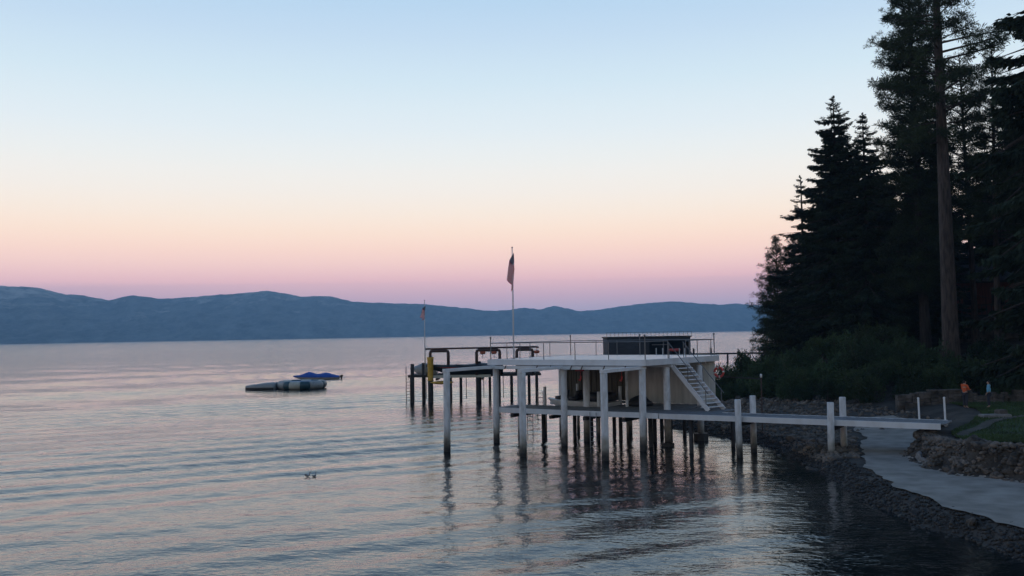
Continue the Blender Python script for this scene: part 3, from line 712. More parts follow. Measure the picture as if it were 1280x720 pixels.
def bent(x0, x1, z0, y):
    r = 0.15
    MB().tube([(dl(x0), y, z0), (dl(x0), y, 4.78), (dl(x0) + 0.06, y, 4.92), (dl(x0) + 0.2, y, 4.98), (dl(x1) - 0.2, y, 4.98), (dl(x1) - 0.06, y, 4.92), (dl(x1), y, 4.78), (dl(x1), y, z0)], r, n=12).build('pipe_frame', M['dark_steel'], dk, True)
bent(-8.05, -6.3, 2.6, -0.9); bent(-3.55, -1.3, 2.6, -0.9); bent(0.35, 1.9, 2.6, -0.9)
MB().tube([(dl(-8.05), -0.9, 2.1), (dl(-8.05), -0.9, 2.25), (dl(-8.05), -0.9, 4.1), (dl(-8.05), -0.9, 4.4)], [0.32, 0.27, 0.30, 0.36], n=16).build('pile_bumper', M['yellow'], dk, True)
for x in (-2.95, -1.85, 2.3):
    b = MB(); b.tube([(dl(x) - 0.26, -0.9, 4.72), (dl(x) - 0.2, -0.9, 4.74), (dl(x) + 0.2, -0.9, 4.74), (dl(x) + 0.26, -0.9, 4.72)], [0.07, 0.15, 0.15, 0.07], n=12)
    b.cyl((dl(x), -0.9, 4.85), (dl(x), -0.9, 5.14), 0.03, n=8)
    h_ = b.build('lift_motor', M['orange_red'], dk, True)
    MB().cyl((dl(x), -0.9, 4.65), (dl(x), -0.9, 4.15), 0.03, n=8).build('hook', M['galv'], h_)
for x in (-8.5, -4.6, -2.9, -1.0): MB().cyl((dl(x), -0.7, 0.3), (dl(x), -0.7, 2.5), 0.035, n=8).build('lift_cable', M['dark_steel'], dk)
def ladder2(x, z0, z1):
    b = MB()
    for s_ in (-0.2, 0.2): b.cyl((dl(x) + s_, -0.65, z0), (dl(x) + s_, -0.65, z1 if s_ < 0 else z1 - 0.9), 0.035, n=8)
    z = z0 + 0.2
    while z < 2.4: b.cyl((dl(x) - 0.2, -0.65, z), (dl(x) + 0.2, -0.65, z), 0.025, n=6); z += 0.3
    b.build('ladder', M['dark_steel'], dk)
ladder2(-10.25, -0.3, 3.5); ladder2(-1.75, -0.3, 2.7)

def hull_rings(L, B, Hf, keel, n=16, k=9, bow=1.0):
    """boat hull, bow at +x: rings of points from port rail under the keel to the starboard rail"""
    rings = []
    for i in range(n + 1):
        s = i / n; x = -L / 2 + L * s
        hb = B / 2 * (1 - max(0, (s - 0.45) / 0.55) ** 2.3 * 0.97) * (0.92 + 0.08 * min(1, s * 4))
        kz = keel * max(0, (s - 0.55) / 0.45) ** 2 * 1.0; rail = Hf + 0.16 * Hf * s * s
        ring = []
        for j in range(k):
            a = -1 + 2 * j / (k - 1); q = abs(a)
            ring.append((x + 0.3 * bow * s ** 4 * (q ** 2), hb * math.copysign(min(1, q * 1.25) ** 0.8, a) * (0.82 + 0.18 * q), kz + (rail - kz) * max(0, (q - 0.25) / 0.75) ** 1.25))
        rings.append(ring)
    return rings
def motorboat(name, loc, rz, L, B, Hf, label, cat, cover, stripe, deckm='gelcoat', outboard=True, peaks=None, hullm='gelcoat', group=None):
    t = empty(name, loc, label, cat, group, rz)
    rings = hull_rings(L, B, Hf, Hf * 0.8)
    b = MB(); b.loft(rings, closed=False, caps=False)
    b.add(rings[0], [tuple(range(9))]); b.build('hull', M[hullm], t, True)
    if stripe:
        b = MB(); rr = []
        for r_ in rings:
            rr.append([(p[0], p[1] * 1.012, p[2]) for p in (r_[0], r_[1])])
        f_ = lambda p, q, f: tuple(p[i] + (q[i] - p[i]) * f for i in range(3))
        for sgn in (0, 1):
            rs = []
            for r_ in rings:
                p, q = (r_[0], r_[1]) if sgn == 0 else (r_[-1], r_[-2])
                o_ = lambda v: (v[0], v[1] + (0.012 if v[1] > 0 else -0.012), v[2])
                rs.append([o_(f_(p, q, 0.15)), o_(f_(p, q, 0.75))])
            b.loft(rs, closed=False, caps=False)
        b.build('stripe', M[stripe], t, True)
    # cover or deck: lofted lid from rail to rail with peaks
    pk = peaks or (lambda s: 0.12)
    lid = []
    for i, r_ in enumerate(rings):
        s = i / (len(rings) - 1); p, q = Vector(r_[0]), Vector(r_[-1]); row = []
        for j in range(9):
            a = j / 8; c = p.lerp(q, a); e_ = math.sin(math.pi * a) ** 0.7
            out_ = 1.02
            row.append((c.x, c.y * out_, c.z + 0.015 + pk(s) * e_))
        lid.append(row)
    # skirt over the rail
    lid = [[(r_[0][0], r_[0][1] * 1.02, r_[0][2] - (0.22 * Hf if cover else 0.03))] + r_ + [(r_[-1][0], r_[-1][1] * 1.02, r_[-1][2] - (0.22 * Hf if cover else 0.03))] for r_ in lid]
    MB().loft(lid, closed=False, caps=False).build('cover' if cover else 'deck', M[cover or deckm], t, True)
    if outboard:
        m_ = MB().loft([[(-L / 2 - x, y, z) for y, z in ((-w_, zz), (w_, zz), (w_, zz + h_), (-w_, zz + h_))] for x, w_, zz, h_ in ((0.05, 0.12, Hf * 0.7, 0.3), (0.2, 0.17, Hf * 0.72, 0.42), (0.42, 0.14, Hf * 0.78, 0.34))]).build('outboard_motor', M['dark_steel'], t)
        MB().box(-L / 2 - 0.3, -L / 2 - 0.12, -0.05, 0.05, -0.35, Hf * 0.72).build('drive_leg', M['dark_steel'], m_)
    return t
def pk2(s): return 0.10 + 0.42 * max(0, 1 - abs(s - 0.30) / 0.22) ** 1.0 * 0.8 + 0.50 * max(0, 1 - abs(s - 0.68) / 0.2) * 0.9 + 0.2 * math.sin(math.pi * s)
# speedboat up on the lift under the pipe frame
bt = motorboat('speedboat', (-4.6, 90.2, 2.62), math.pi, 7.2, 2.2, 0.85, 'black and white speedboat with red stripe raised on the dark dock', 'boat', 'black_vinyl', 'red_paint', outboard=False, hullm='black_vinyl', peaks=lambda s: 0.06 + 0.3 * math.sin(math.pi * min(1, s * 1.3)) ** 2 * (0.6 + 0.4 * math.sin(9 * s)))
ws = MB()
ws.loft([[(1.0, y, 1.12) for y in (-0.8, 0.8)], [(0.55, y, 1.42) for y in (-0.62, 0.62)]], closed=False, caps=False)
w_ = ws.build('windscreen', M['grey_vinyl'], bt); w_.location = (0, 0, -0.1)
sol = w_.modifiers.new('thickness', 'SOLIDIFY'); sol.thickness = 0.03
t = empty('lift_cradle', (-5.2, 90.2, 2.35), 'pale cradle of beams under the raised speedboat', 'boat lift')
b = MB()
for y in (-0.55, 0.55): b.box(-2.9, 3.0, y - 0.09, y + 0.09, 0.0, 0.27)
b.build('bunk', M['cream_vinyl'], t)
b = MB()
for x in (-2.2, 2.2): b.box(x - 0.1, x + 0.1, -1.4, 1.4, -0.2, -0.005)
b.build('cross_beam', M['dark_steel'], t)
ky = empty('kayak', (-6.9, 89.05, 1.93), 'yellow kayak slung low beside the yellow pile bumper', 'kayak')
def spindle(L, B, Hh, n=20, k=12, pw=0.6):
    rr = []
    for i in range(n + 1):
        s = i / n; f = max(0.02, math.sin(math.pi * s)) ** pw
        rr.append([(-L / 2 + L * s, B / 2 * f * math.cos(2 * math.pi * j / k), Hh / 2 * f * math.sin(2 * math.pi * j / k) + 0.12 * Hh * (2 * s - 1) ** 4) for j in range(k)])
    return rr
MB().loft(spindle(2.3, 0.72, 0.34)).build('hull', M['yellow'], ky, True)
MB().tube([(-0.4, 0.2, 0.13), (0, 0.22, 0.15), (0.5, 0, 0.15), (0, -0.22, 0.15), (-0.4, -0.2, 0.13), (-0.45, 0.05, 0.13)], 0.025, n=6).build('cockpit_rim', M['black_vinyl'], ky)
b = MB()
for x in (-0.9, 0.9): b.cyl((x, 0, 0.1), (x, 0.5, 0.55), 0.02, n=6)
b.build('sling', M['dark_steel'], ky)
# small silver-grey covered dinghy at the left end of the dock
motorboat('dinghy', (-8.75, 91.6, 2.62), math.pi * 0.97, 2.5, 1.2, 0.55, 'small pale covered dinghy on the left end of the dark dock', 'dinghy', 'grey_vinyl', None, outboard=False, peaks=lambda s: 0.55 * math.sin(math.pi * s) ** 1.3)

# boat inside the boathouse slip
bi = motorboat('speedboat', W(3.3, 4.6, 1.5), TH + math.pi, 4.4, 1.9, 0.72, 'white hulled motorboat with black seats in the boathouse slip', 'boat', None, None, deckm='gelcoat', outboard=False, peaks=lambda s: 0.05)
for x, y in ((0.3, 0.4), (0.3, -0.4), (1.5, 0)):
    b = MB()
    b.loft([[(x + dx, y + sy * w2, z) for dx, sy in ((-0.25, -1), (0.25, -1), (0.25, 1), (-0.25, 1))] for z, w2 in ((0.78, 0.36), (0.98, 0.38), (1.03, 0.33))])
    b.loft([[(x + dx - (z - 0.95) * 0.25, y + sy * w2, z) for dx, sy in ((-0.3, -1), (-0.16, -1), (-0.16, 1), (-0.3, 1))] for z, w2 in ((0.95, 0.36), (1.35, 0.36), (1.42, 0.28))])
    b.build('seat', M['black_vinyl'], bi, True)
eh = MB().loft([[(-1.3 + dx * w2, dy * w2, z) for dx, dy in ((-0.8, -0.75), (0.8, -0.75), (0.8, 0.75), (-0.8, 0.75))] for z, w2 in ((0.78, 1.0), (1.15, 0.95), (1.3, 0.8))]).build('engine_hatch', M['black_vinyl'], bi, True)
t = empty('tarp_pile', W(7.3, 4.4, 2.055), 'dark heap of folded boat cover on the deck by the cream wall', 'boat cover', rz=TH)
rr = []
for z, f in ((0, 1.0), (0.18, 1.02), (0.38, 0.75), (0.55, 0.45), (0.62, 0.12)):
    rr.append([((0.75 + 0.12 * math.sin(3 * a + z * 9)) * f * math.cos(a) + 0.25 * z, 0.55 * f * (1 + 0.15 * math.sin(5 * a)) * math.sin(a), z + 0.03 * math.sin(4 * a)) for a in np.linspace(0, 2 * math.pi, 20, endpoint=False)])
MB().loft(rr).build('folded_cover', M['black_vinyl'], t, True)

# ------------------------------------------------------------------ neighbour's boathouse far behind
nb = empty('boathouse', (28.1, 190, 0), 'dark charcoal boathouse far behind the roof deck, half walled and half open', 'boathouse')
MB().box(-8.65, 0.0, 0.0, 9.0, 1.65, 5.3).build('siding', M['charcoal'], nb)
b = MB()
for i in range(14): b.box(-8.66, 0.01, -0.03, 0.0, 1.75 + i * 0.25, 1.78 + i * 0.25)
b.build('siding_battens', M['interior'], nb)
MB().box(-8.9, 8.75, -0.25, 9.3, 5.3, 5.55).build('roof', M['dark_timber'], nb)
MB().box(0.02, 8.5, 8.7, 8.95, 1.65, 5.29).build('rear_wall', M['interior'], nb)
MB().box(8.25, 8.5, 0.0, 8.69, 1.65, 5.29).build('side_wall', M['interior'], nb)
MB().box(-8.9, 8.7, -0.2, 9.2, 1.4, 1.64).build('floor', M['dark_timber'], nb)
MB().box(0.05, 8.2, 0.05, 0.2, 4.55, 5.29).build('lintel', M['charcoal'], nb)
for x in (-8.7, -5.5, -2.5, 0.3, 3.2, 6.0, 8.5):
    for y in (0.2, 8.8): MB().cyl((x, y, -2), (x, y, 1.42), 0.2, n=10).build('pile', M['dark_timber'], nb)
for x in (1.4, 2.75): MB().box(x, x + 0.2, 0.6, 0.8, 1.66, 3.1).build('white_post', M['white_paint'], nb)
for x in (6.2, 7.3): MB().box(x, x + 0.16, 0.6, 0.76, 1.66, 3.0).build('white_post', M['white_paint'], nb)
MB().box(0.8, 3.9, 1.6, 1.8, 3.7, 3.85).build('shelf', M['galv'], nb)
for i in range(22):
    x = -8.8 + i * 0.835
    MB().cyl((x, -0.2, 5.55), (x, -0.2, 6.45), 0.04, n=6).build('rail_post', M['rail_steel'], nb)
MB().cyl((-8.8, -0.2, 6.42), (8.74, -0.2, 6.42), 0.028, n=6).build('top_rail', M['rail_steel'], nb)
kb = empty('kayak', (33.4, 190.9, 2.65), 'red kayak resting inside the open dark boathouse far away', 'kayak')
MB().loft(spindle(2.6, 0.75, 0.72, pw=0.4)).build('hull', M['red_paint'], kb, True)
MB().tube([(-0.4, 0.22, 0.33), (0.1, 0.24, 0.34), (0.6, 0, 0.34), (0.1, -0.24, 0.34), (-0.4, -0.22, 0.33)], 0.04, n=6).build('cockpit_rim', M['black_vinyl'], kb)
b = MB()
for x in (-0.7, 0.7): b.box(x - 0.06, x + 0.06, -0.4, 0.4, -1.0, -0.36)
b.build('stand', M['dark_timber'], kb)
nd = empty('jetty', (45, 191, 0), 'dark far jetty on posts between the charcoal boathouse and shore', 'jetty')
MB().box(-8.1, 12, 0, 2.2, 1.55, 1.85).build('deck', M['dark_timber'], nd)
for x in (-7.6, -4.0, -0.6, 3.0, 6.5, 10): MB().cyl((x, 0.0, -2), (x, 0.0, 2.9 if x in (-4.0, -7.6) else 1.56), 0.2, n=8).build('pile', M['dark_timber'], nd)
b = MB(); b.cyl((-6.6, 1.0, 1.85), (-6.6, 1.0, 4.6), 0.03, n=6); b.cyl((-4.2, 1.0, 1.85), (-4.2, 1.0, 4.6), 0.03, n=6); b.cyl((-6.6, 1.0, 4.6), (-4.2, 1.0, 4.6), 0.03, n=6)
b.build('thin_frame', M['rail_steel'], nd)

# ------------------------------------------------------------------ rafts, boat and birds on the water
t = empty('water_trampoline', (-27.1, 118.3, 0), 'round inflatable water trampoline in dark green and cream panels', 'water trampoline')
Rm, rt = 2.62, 0.54
def tor(a0, a1, m, nm):
    rings = []
    for i in range(9):
        th = a0 + (a1 - a0) * i / 8; q = 1 - 0.05 * (abs(i - 4) / 4) ** 4
        rings.append([((Rm + rt * q * math.cos(2 * math.pi * j / 14)) * math.cos(th), (Rm + rt * q * math.cos(2 * math.pi * j / 14)) * math.sin(th), 0.48 + rt * q * math.sin(2 * math.pi * j / 14)) for j in range(14)])
    MB().loft(rings).build(nm, M[m], t, True)
angs = [-math.pi / 2 - 1.25, -math.pi / 2 - 0.62, -math.pi / 2 - 0.32, -math.pi / 2 + 0.14, -math.pi / 2 + 0.56, -math.pi / 2 + 1.25]
for a0, a1, m in zip(angs, angs[1:], ('grey_vinyl', 'green_vinyl', 'cream_vinyl', 'green_vinyl', 'grey_vinyl')): tor(a0, a1, m, 'panel')
rest = np.linspace(angs[-1], angs[0] + 2 * math.pi, 8)
for i, (a0, a1) in enumerate(zip(rest, rest[1:])): tor(a0, a1, ('green_vinyl', 'cream_vinyl')[i % 2], 'panel')
MB().cyl((0, 0, 0.82), (0, 0, 0.86), 2.42, n=40).build('jump_mesh', M['blue_mesh'], t)
t = empty('inflatable_log', (-32.2, 117.6, 0), 'flat pale grey inflatable swim platform beside the trampoline', 'swim platform')
rr = []
for i in range(15):
    s = i / 14; x = -1.75 + 3.75 * s; hb = 1.5 * min(1, (0.25 + s * 1.6)) ** 0.5; top = 0.46 + 0.34 * min(1, 0.1 + s * 1.3)
    rr.append([(x, hb * a, z) for a, z in ((-0.96, -0.2), (-1, 0.1), (-1, 0.28), (-0.97, top * 0.86), (-0.4, top * 1.05), (0.4, top * 1.05), (0.97, top * 0.9), (1, 0.28), (0.96, -0.2))])
pad = MB().loft(rr).build('pad', M['grey_vinyl'], t, True)
b = MB()
for i in range(1): 
    b.loft([[(p[0], p[1] * 1.012 - 0.012, p[2]) for p in (r_[0], r_[1], r_[2])] for r_ in rr], closed=False, caps=False)
b.loft([[(-1.765, p[1] * 1.0, p[2]) for p in (rr[0][0], rr[0][8])], [(-1.765, rr[0][2][1], 0.28), (-1.765, rr[0][7][1], 0.28)]], closed=False, caps=False)
b.build('rubbing_strip', M['black_vinyl'], t)
motorboat('moored_boat', (-30.4, 143.4, -0.22), math.pi + 0.05, 6.9, 2.3, 0.62, 'moored boat under a bright blue canvas cover beyond the rafts', 'boat', 'blue_canvas', None, peaks=pk2)
def duck(x, y, rz, label, dark):
    t = empty('duck', (x, y, -0.02), label, 'duck', 'ducks on the lake', rz); t.scale = (0.62,) * 3
    rr = []
    for s, w_, z, h_ in ((0, 0.01, 0.15, 0.01), (0.12, 0.05, 0.12, 0.04), (0.35, 0.095, 0.07, 0.085), (0.6, 0.105, 0.06, 0.095), (0.82, 0.085, 0.065, 0.08), (0.93, 0.05, 0.08, 0.05), (1, 0.012, 0.09, 0.012)):
        rr.append([(-0.24 + 0.48 * s, w_ * math.cos(k * math.pi / 5), z + h_ * math.sin(k * math.pi / 5)) for k in range(10)])
    b = MB(); b.loft(rr)
    b.tube([(0.15, 0, 0.09), (0.2, 0, 0.17), (0.2, 0, 0.25), (0.22, 0, 0.30), (0.27, 0, 0.315), (0.30, 0, 0.30)], [0.055, 0.04, 0.033, 0.048, 0.04, 0.012], n=10)
    b.build('body', M['duck_grey'], t, True)
    MB().loft([[(0.28 + x_, w_ * a, 0.295 + z_) for a, z_ in ((-1, 0), (1, 0), (1, 0.02), (-1, 0.02))] for x_, w_ in ((0, 0.02), (0.05, 0.024), (0.075, 0.012))]).build('bill', M['yellow'], t)
    for s_ in (-1, 1):
        MB().loft([[(-0.18 + 0.3 * q, s_ * (0.075 + 0.03 * math.sin(math.pi * q)), 0.10 + 0.05 * f * math.sin(math.pi * min(1, q + 0.15)) + 0.02) for f in (-1, 1)] for q in (0, 0.25, 0.5, 0.75, 1)], closed=False, caps=False).build('wing', M['duck_dark'], t)
duck(-9.78, 43.6, 0.15, 'left grey duck with raised neck floating on open water', 0)
duck(-9.40, 43.4, 1.25, 'right grey duck close beside its mate facing away', 1)

# ------------------------------------------------------------------ rocks
def rock_mesh(seed, m, sub=2, flat=0.7):
    import bmesh
    bm = bmesh.new(); bmesh.ops.create_icosphere(bm, subdivisions=sub, radius=1)
    r_ = random.Random(seed); off = Vector((r_.uniform(0, 99), r_.uniform(0, 99), r_.uniform(0, 99)))
    sx, sy = r_.uniform(0.8, 1.3), r_.uniform(0.7, 1.1)
    cuts = [(Vector((r_.gauss(0, 1), r_.gauss(0, 1), r_.gauss(0, 0.8))).normalized(), r_.uniform(0.5, 0.85)) for _ in range(14)]
    for v in bm.verts:
        p = v.co.copy()
        for n_, d_ in cuts:
            e_ = p.dot(n_) - d_
            if e_ > 0: p -= n_ * e_ * 0.9
        p *= 1 + 0.16 * noise.noise(p * 1.6 + off) + 0.14 * noise.noise(p * 4.5 + off)
        v.co = Vector((p.x * sx, p.y * sy, p.z * flat))
    me = bpy.data.meshes.new('boulder'); bm.to_mesh(me); bm.free(); me.materials.append(m); return me
shore_r = [rock_mesh(i, M['rock']) for i in range(6)]
wet_r = [rock_mesh(i + 20, M['wet_rock']) for i in range(5)]
bank_r = [rock_mesh(i + 40, M['bank_rock'], 3, 0.8) for i in range(7)]
rr_ = random.Random(5)
def put_rock(me, x, y, s, sink, label, group):
    o = bpy.data.objects.new('boulder', me); col.objects.link(o)
    o.location = (x, y, gz(x, y) + s * sink); o.scale = (s, s * rr_.uniform(0.8, 1.2), s * rr_.uniform(0.75, 1.1)); o.rotation_euler = (rr_.uniform(-0.3, 0.3), rr_.uniform(-0.3, 0.3), rr_.uniform(0, 6.28))
    tag(o, label, 'boulder', group)
# bank under the lawn
for i in range(95):
    y = 33.5 + 11.5 * (i + rr_.random()) / 95; row = i % 3
    x = float(bank_x(np.array([y]))[0]) + 0.15 + row * 0.42 + rr_.uniform(-0.3, 0.3)
    put_rock(bank_r[i % 7], x, y, (0.12 + 0.46 * rr_.random() ** 2.4) * (0.6 if y > 38.5 else 1.0), -0.15, 'rough brown boulder in the steep bank under the lawn edge', 'boulders of the bank under the lawn')
for i in range(70):
    y = rr_.uniform(27, 62); y = y if rr_.random() < 0.6 else rr_.uniform(48, 64)
    x = float(shore_x(np.array([y]))[0]) + rr_.uniform(-0.9, 0.9)
    put_rock(wet_r[i % 5], x, y, 0.08 + 0.26 * rr_.random() ** 2, 0.1, 'dark wet boulder lying along the waterline', 'wet boulders along the waterline')
for i in range(90):
    y = rr_.uniform(47, 82); s0 = float(shore_x(np.array([y]))[0]); b0 = float(bank_x(np.array([y]))[0])
    x = s0 + 0.6 + rr_.random() ** 1.0 * max(2.5, (b0 - s0) * 0.95)
    if 44 < y < 53 and x > s0 + 3.4: continue
    put_rock(shore_r[i % 6], x, y, rr_.uniform(0.15, 0.42), 0.15, 'grey brown boulder on the stony beach behind the walkway', 'boulders on the stony beach')
# white splash-like pale stones at the bank foot
for i, (x, y, s) in enumerate(((18.0, 41.2, 0.3), (17.9, 40.6, 0.24), (17.75, 39.9, 0.2))):
    put_rock(rock_mesh(70 + i, M['concrete']), x, y, s, 0.3, 'pale grey stone at the foot of the bank by the walkway end', 'pale stones at the bank foot')
# rubble: thousands of small stones
def scatter_rubble(n, seed, yfun, xfun, s0, s1, m, name):
    g = np.random.default_rng(seed); base = []
    for k in range(5):
        me = rock_mesh(100 + seed + k, m, 1); base.append((np.array([v.co for v in me.vertices]), np.array([p.vertices[:] for p in me.polygons])))
        bpy.data.meshes.remove(me)
    Ys = yfun(g, n); Xs = xfun(g, Ys); Zs = ground_z(Xs, Ys); VA = []; FA = []; off = 0
    for i in range(n):
        V0, F0 = base[i % 5]; s = g.uniform(0, 1) ** 2 * (s1 - s0) + s0; a = g.uniform(0, 6.28); c, s_ = math.cos(a), math.sin(a)
        V1 = V0 * s * g.uniform(0.75, 1.25, 3); V1 = np.stack([V1[:, 0] * c - V1[:, 1] * s_, V1[:, 0] * s_ + V1[:, 1] * c, V1[:, 2]], -1) + [Xs[i], Ys[i], Zs[i] + s * 0.2]
        VA.append(V1); FA.append(F0 + off); off += len(V1)
    return link_mesh(name, mesh_np(name, np.concatenate(VA), np.concatenate(FA), m, k=3))
tag(scatter_rubble(6000, 1, lambda g, n: g.uniform(20, 66, n), lambda g, y: shore_x(y) + g.normal(0.3, 0.42, len(y)), 0.03, 0.12, M['wet_rock'], 'shore_rubble'), 'dark wet rubble along the waterline below the gravel path', 'rubble', kind='stuff')
tag(scatter_rubble(5200, 2, lambda g, n: g.uniform(43, 84, n), lambda g, y: shore_x(y) + 0.3 + g.uniform(0, 1, len(y)) * np.where(y < 52, np.interp(y, [43, 52], [1.6, 4.2]), np.maximum(bank_x(y) - shore_x(y) + 1.0, 2)), 0.05, 0.2, M['rock'], 'beach_rubble'), 'grey brown stones covering the beach behind the walkway', 'rubble', kind='stuff')
tag(scatter_rubble(2600, 3, lambda g, n: g.uniform(26, 46, n), lambda g, y: bank_x(y) + g.uniform(-0.1, 1.45, len(y)), 0.05, 0.2, M['bank_rock'], 'bank_rubble'), 'small brown stones and earth between the bank boulders', 'rubble', kind='stuff')

tag(scatter_rubble(4200, 4, lambda g, n: g.uniform(20, 50, n), lambda g, y: shore_x(y) + 0.9 + np.abs(g.normal(0, 0.8, len(y))) + np.interp(y, [40, 50], [0.3, 3.2]), 0.015, 0.06, M['rock'], 'stray_stones'), 'stray small stones along the edge of the gravel path', 'stones', kind='stuff')
# stone wall at the back of the lawn, and stone step
t = empty('stone_wall', (28.5, 58.2, gz(28.5, 58.2)), 'low rough stone wall with pale coping behind the two people', 'wall')
b = MB(); rs = random.Random(9); z0 = -0.35
x = -4.4
while x < 5.5:
    w_ = rs.uniform(0.25, 0.6); z = z0; zt = 0.83 if -2.6 < x < 0.2 else rs.uniform(0.5, 0.83)
    while z < zt - 0.05:
        h_ = min(rs.uniform(0.14, 0.36), zt - z + 0.004); d_ = rs.uniform(-0.09, 0.06)
        b.box(x, x + w_ - 0.03, -0.2 + d_, 0.25, z, z + h_ - 0.025); z += h_
    x += w_
b.build('stones', M['wall_stone'], t)
b = MB(); x = -2.4
while x < -0.6:
    w_ = rs.uniform(0.5, 0.9); b.box(x, x + w_ - 0.02, -0.3, 0.32, 0.835, 0.90 + rs.uniform(0, 0.015)); x += w_
b.build('coping', M['wall_stone'], t)
t = empty('stone_step', (24.6, 47.4, gz(24.6, 47.4) + 0.08), 'small grey stone step beside the trodden path in the lawn', 'step', rz=0.15)
MB().loft([[(x * f, y * f, z) for x, y in ((-0.8, -0.28), (0.75, -0.3), (0.85, 0.25), (-0.72, 0.3))] for z, f in ((-0.2, 1), (0.15, 1.0), (0.2, 0.93))]).build('slab', M['concrete'], t)
MB().loft([[(0.45 + x * f, 0.1 + y * f, z) for x, y in ((-0.22, -0.2), (0.25, -0.18), (0.2, 0.25), (-0.25, 0.2))] for z, f in ((0.2, 1), (0.38, 0.95), (0.42, 0.7))]).build('block', M['wall_stone'], t)

# ------------------------------------------------------------------ people
def skin_fig(name, pts, edges, m, parent, sub=2):
    me = bpy.data.meshes.new(name); me.from_pydata([p[:3] for p in pts], edges, []); me.materials.append(m)
    o = bpy.data.objects.new(name, me); col.objects.link(o); o.parent = parent
    md = o.modifiers.new('skin', 'SKIN'); md.use_smooth_shade = True
    for i, p in enumerate(pts):
        r_ = p[3]; me.skin_vertices[0].data[i].radius = (r_ if not isinstance(r_, tuple) else r_)[0:2] if isinstance(r_, tuple) else (r_, r_)
    me.skin_vertices[0].data[0].use_root = True
    s_ = o.modifiers.new('smooth', 'SUBSURF'); s_.levels = sub; s_.render_levels = sub
    return o
def person(loc, rz, label, shirt, h, hands, long_hair=False):
    """adult facing +x, standing; hands: (right elbow, right wrist, left elbow, left wrist)"""
    t = empty('person', loc, label, 'person', rz=rz); k = h / 1.7
    def S(L): return [tuple(c * k for c in p[:3]) + ((tuple(q * k for q in p[3]) if isinstance(p[3], tuple) else p[3] * k),) for p in L]
    re, rwr, le, lw = hands
    P = [(0, 0, 0.95, (0.12, 0.15)), (0, 0, 1.12, (0.1, 0.135)), (0, 0, 1.30, (0.11, 0.155)), (-0.01, 0, 1.42, (0.08, 0.11)), (0.0, 0, 1.49, 0.05), (0.015, 0, 1.57, (0.088, 0.07)), (0.02, 0, 1.66, (0.082, 0.066)),
         (0, -0.1, 0.88, 0.085), (0.01, -0.11, 0.5, 0.058), (-0.01, -0.11, 0.09, 0.042), (0.12, -0.12, 0.035, 0.035),
         (0, 0.1, 0.88, 0.085), (0.03, 0.11, 0.5, 0.058), (0.02, 0.11, 0.09, 0.042), (0.15, 0.12, 0.035, 0.035),
         (-0.01, -0.185, 1.385, 0.055)] + [re + (0.041,), rwr + (0.03,)] + [(-0.01, 0.185, 1.385, 0.055)] + [le + (0.041,), lw + (0.03,)] + [(0.105, 0, 1.575, 0.016)]
    E_ = [(0, 1), (1, 2), (2, 3), (3, 4), (4, 5), (5, 6), (0, 7), (7, 8), (8, 9), (9, 10), (0, 11), (11, 12), (12, 13), (13, 14), (3, 15), (15, 16), (16, 17), (3, 18), (18, 19), (19, 20), (5, 21)]
    # hands: palm plus five fingers on each wrist
    for wi in (17, 20):
        el, wr = Vector(P[wi - 1][:3]), Vector(P[wi][:3]); d = (wr - el).normalized(); sd_ = d.cross(Vector((0, 0, 1))).normalized() if abs(d.z) < 0.9 else Vector((0, 1, 0))
        palm = wr + d * 0.07; P.append(tuple(palm) + ((0.035, 0.02),)); pi_ = len(P) - 1; E_.append((wi, pi_))
        for q, ln in ((-0.03, 0.06), (-0.01, 0.075), (0.01, 0.07), (0.03, 0.055)):
            f1 = palm + sd_ * q * 1.2 + d * ln * 0.6; f2 = f1 + d * ln * 0.5 + Vector((0, 0, -0.015))
            P.append(tuple(f1) + (0.009,)); P.append(tuple(f2) + (0.007,)); E_ += [(pi_, len(P) - 2), (len(P) - 2, len(P) - 1)]
        th = palm + sd_ * 0.05 - d * 0.01; P.append(tuple(th) + (0.01,)); E_.append((pi_, len(P) - 1))
    skin_fig('body', S(P), E_, M['skin'], t)
    g = 0.022
    SH = [(0, 0, 0.93, (0.14, 0.17)), (0, 0, 1.12, (0.125, 0.16)), (0, 0, 1.30, (0.135, 0.18)), (-0.01, 0, 1.415, (0.095, 0.125)), (-0.01, -0.19, 1.385, 0.078), (-0.01, 0.19, 1.385, 0.078)] + \
         [tuple(re) + (0.066,), tuple(le) + (0.066,)] + [tuple(Vector(re).lerp(Vector(rwr), 0.75)) + (0.05,), tuple(Vector(le).lerp(Vector(lw), 0.75)) + (0.05,)]
    skin_fig('shirt', S(SH), [(0, 1), (1, 2), (2, 3), (3, 4), (3, 5), (4, 6), (5, 7), (6, 8), (7, 9)], M[shirt], t)
    TR = [(0, 0, 0.95, (0.125, 0.155)), (0, -0.1, 0.86, 0.102), (0.01, -0.11, 0.5, 0.078), (-0.01, -0.11, 0.13, 0.066), (0, 0.1, 0.86, 0.102), (0.03, 0.11, 0.5, 0.078), (0.02, 0.11, 0.13, 0.066)]
    skin_fig('trousers', S(TR), [(0, 1), (1, 2), (2, 3), (0, 4), (4, 5), (5, 6)], M['dark_cloth'], t)
    HR = [(-0.03, 0, 1.60, (0.075, 0.075)), (-0.015, 0, 1.68, (0.092, 0.075)), (-0.06, 0, 1.53, (0.05, 0.06))] + ([(-0.075, 0, 1.42, (0.035, 0.06))] if long_hair else [])
    skin_fig('hair', S(HR), [(0, 1), (0, 2)] + ([(2, 3)] if long_hair else []), M['hair'], t)
    for y in (-0.03, 0.03):
        MB().tube([((0.098) * k, y * k, 1.595 * k), ((0.106) * k, y * k, 1.595 * k)], 0.010 * k, n=8).build('eye', M['hair'], t)
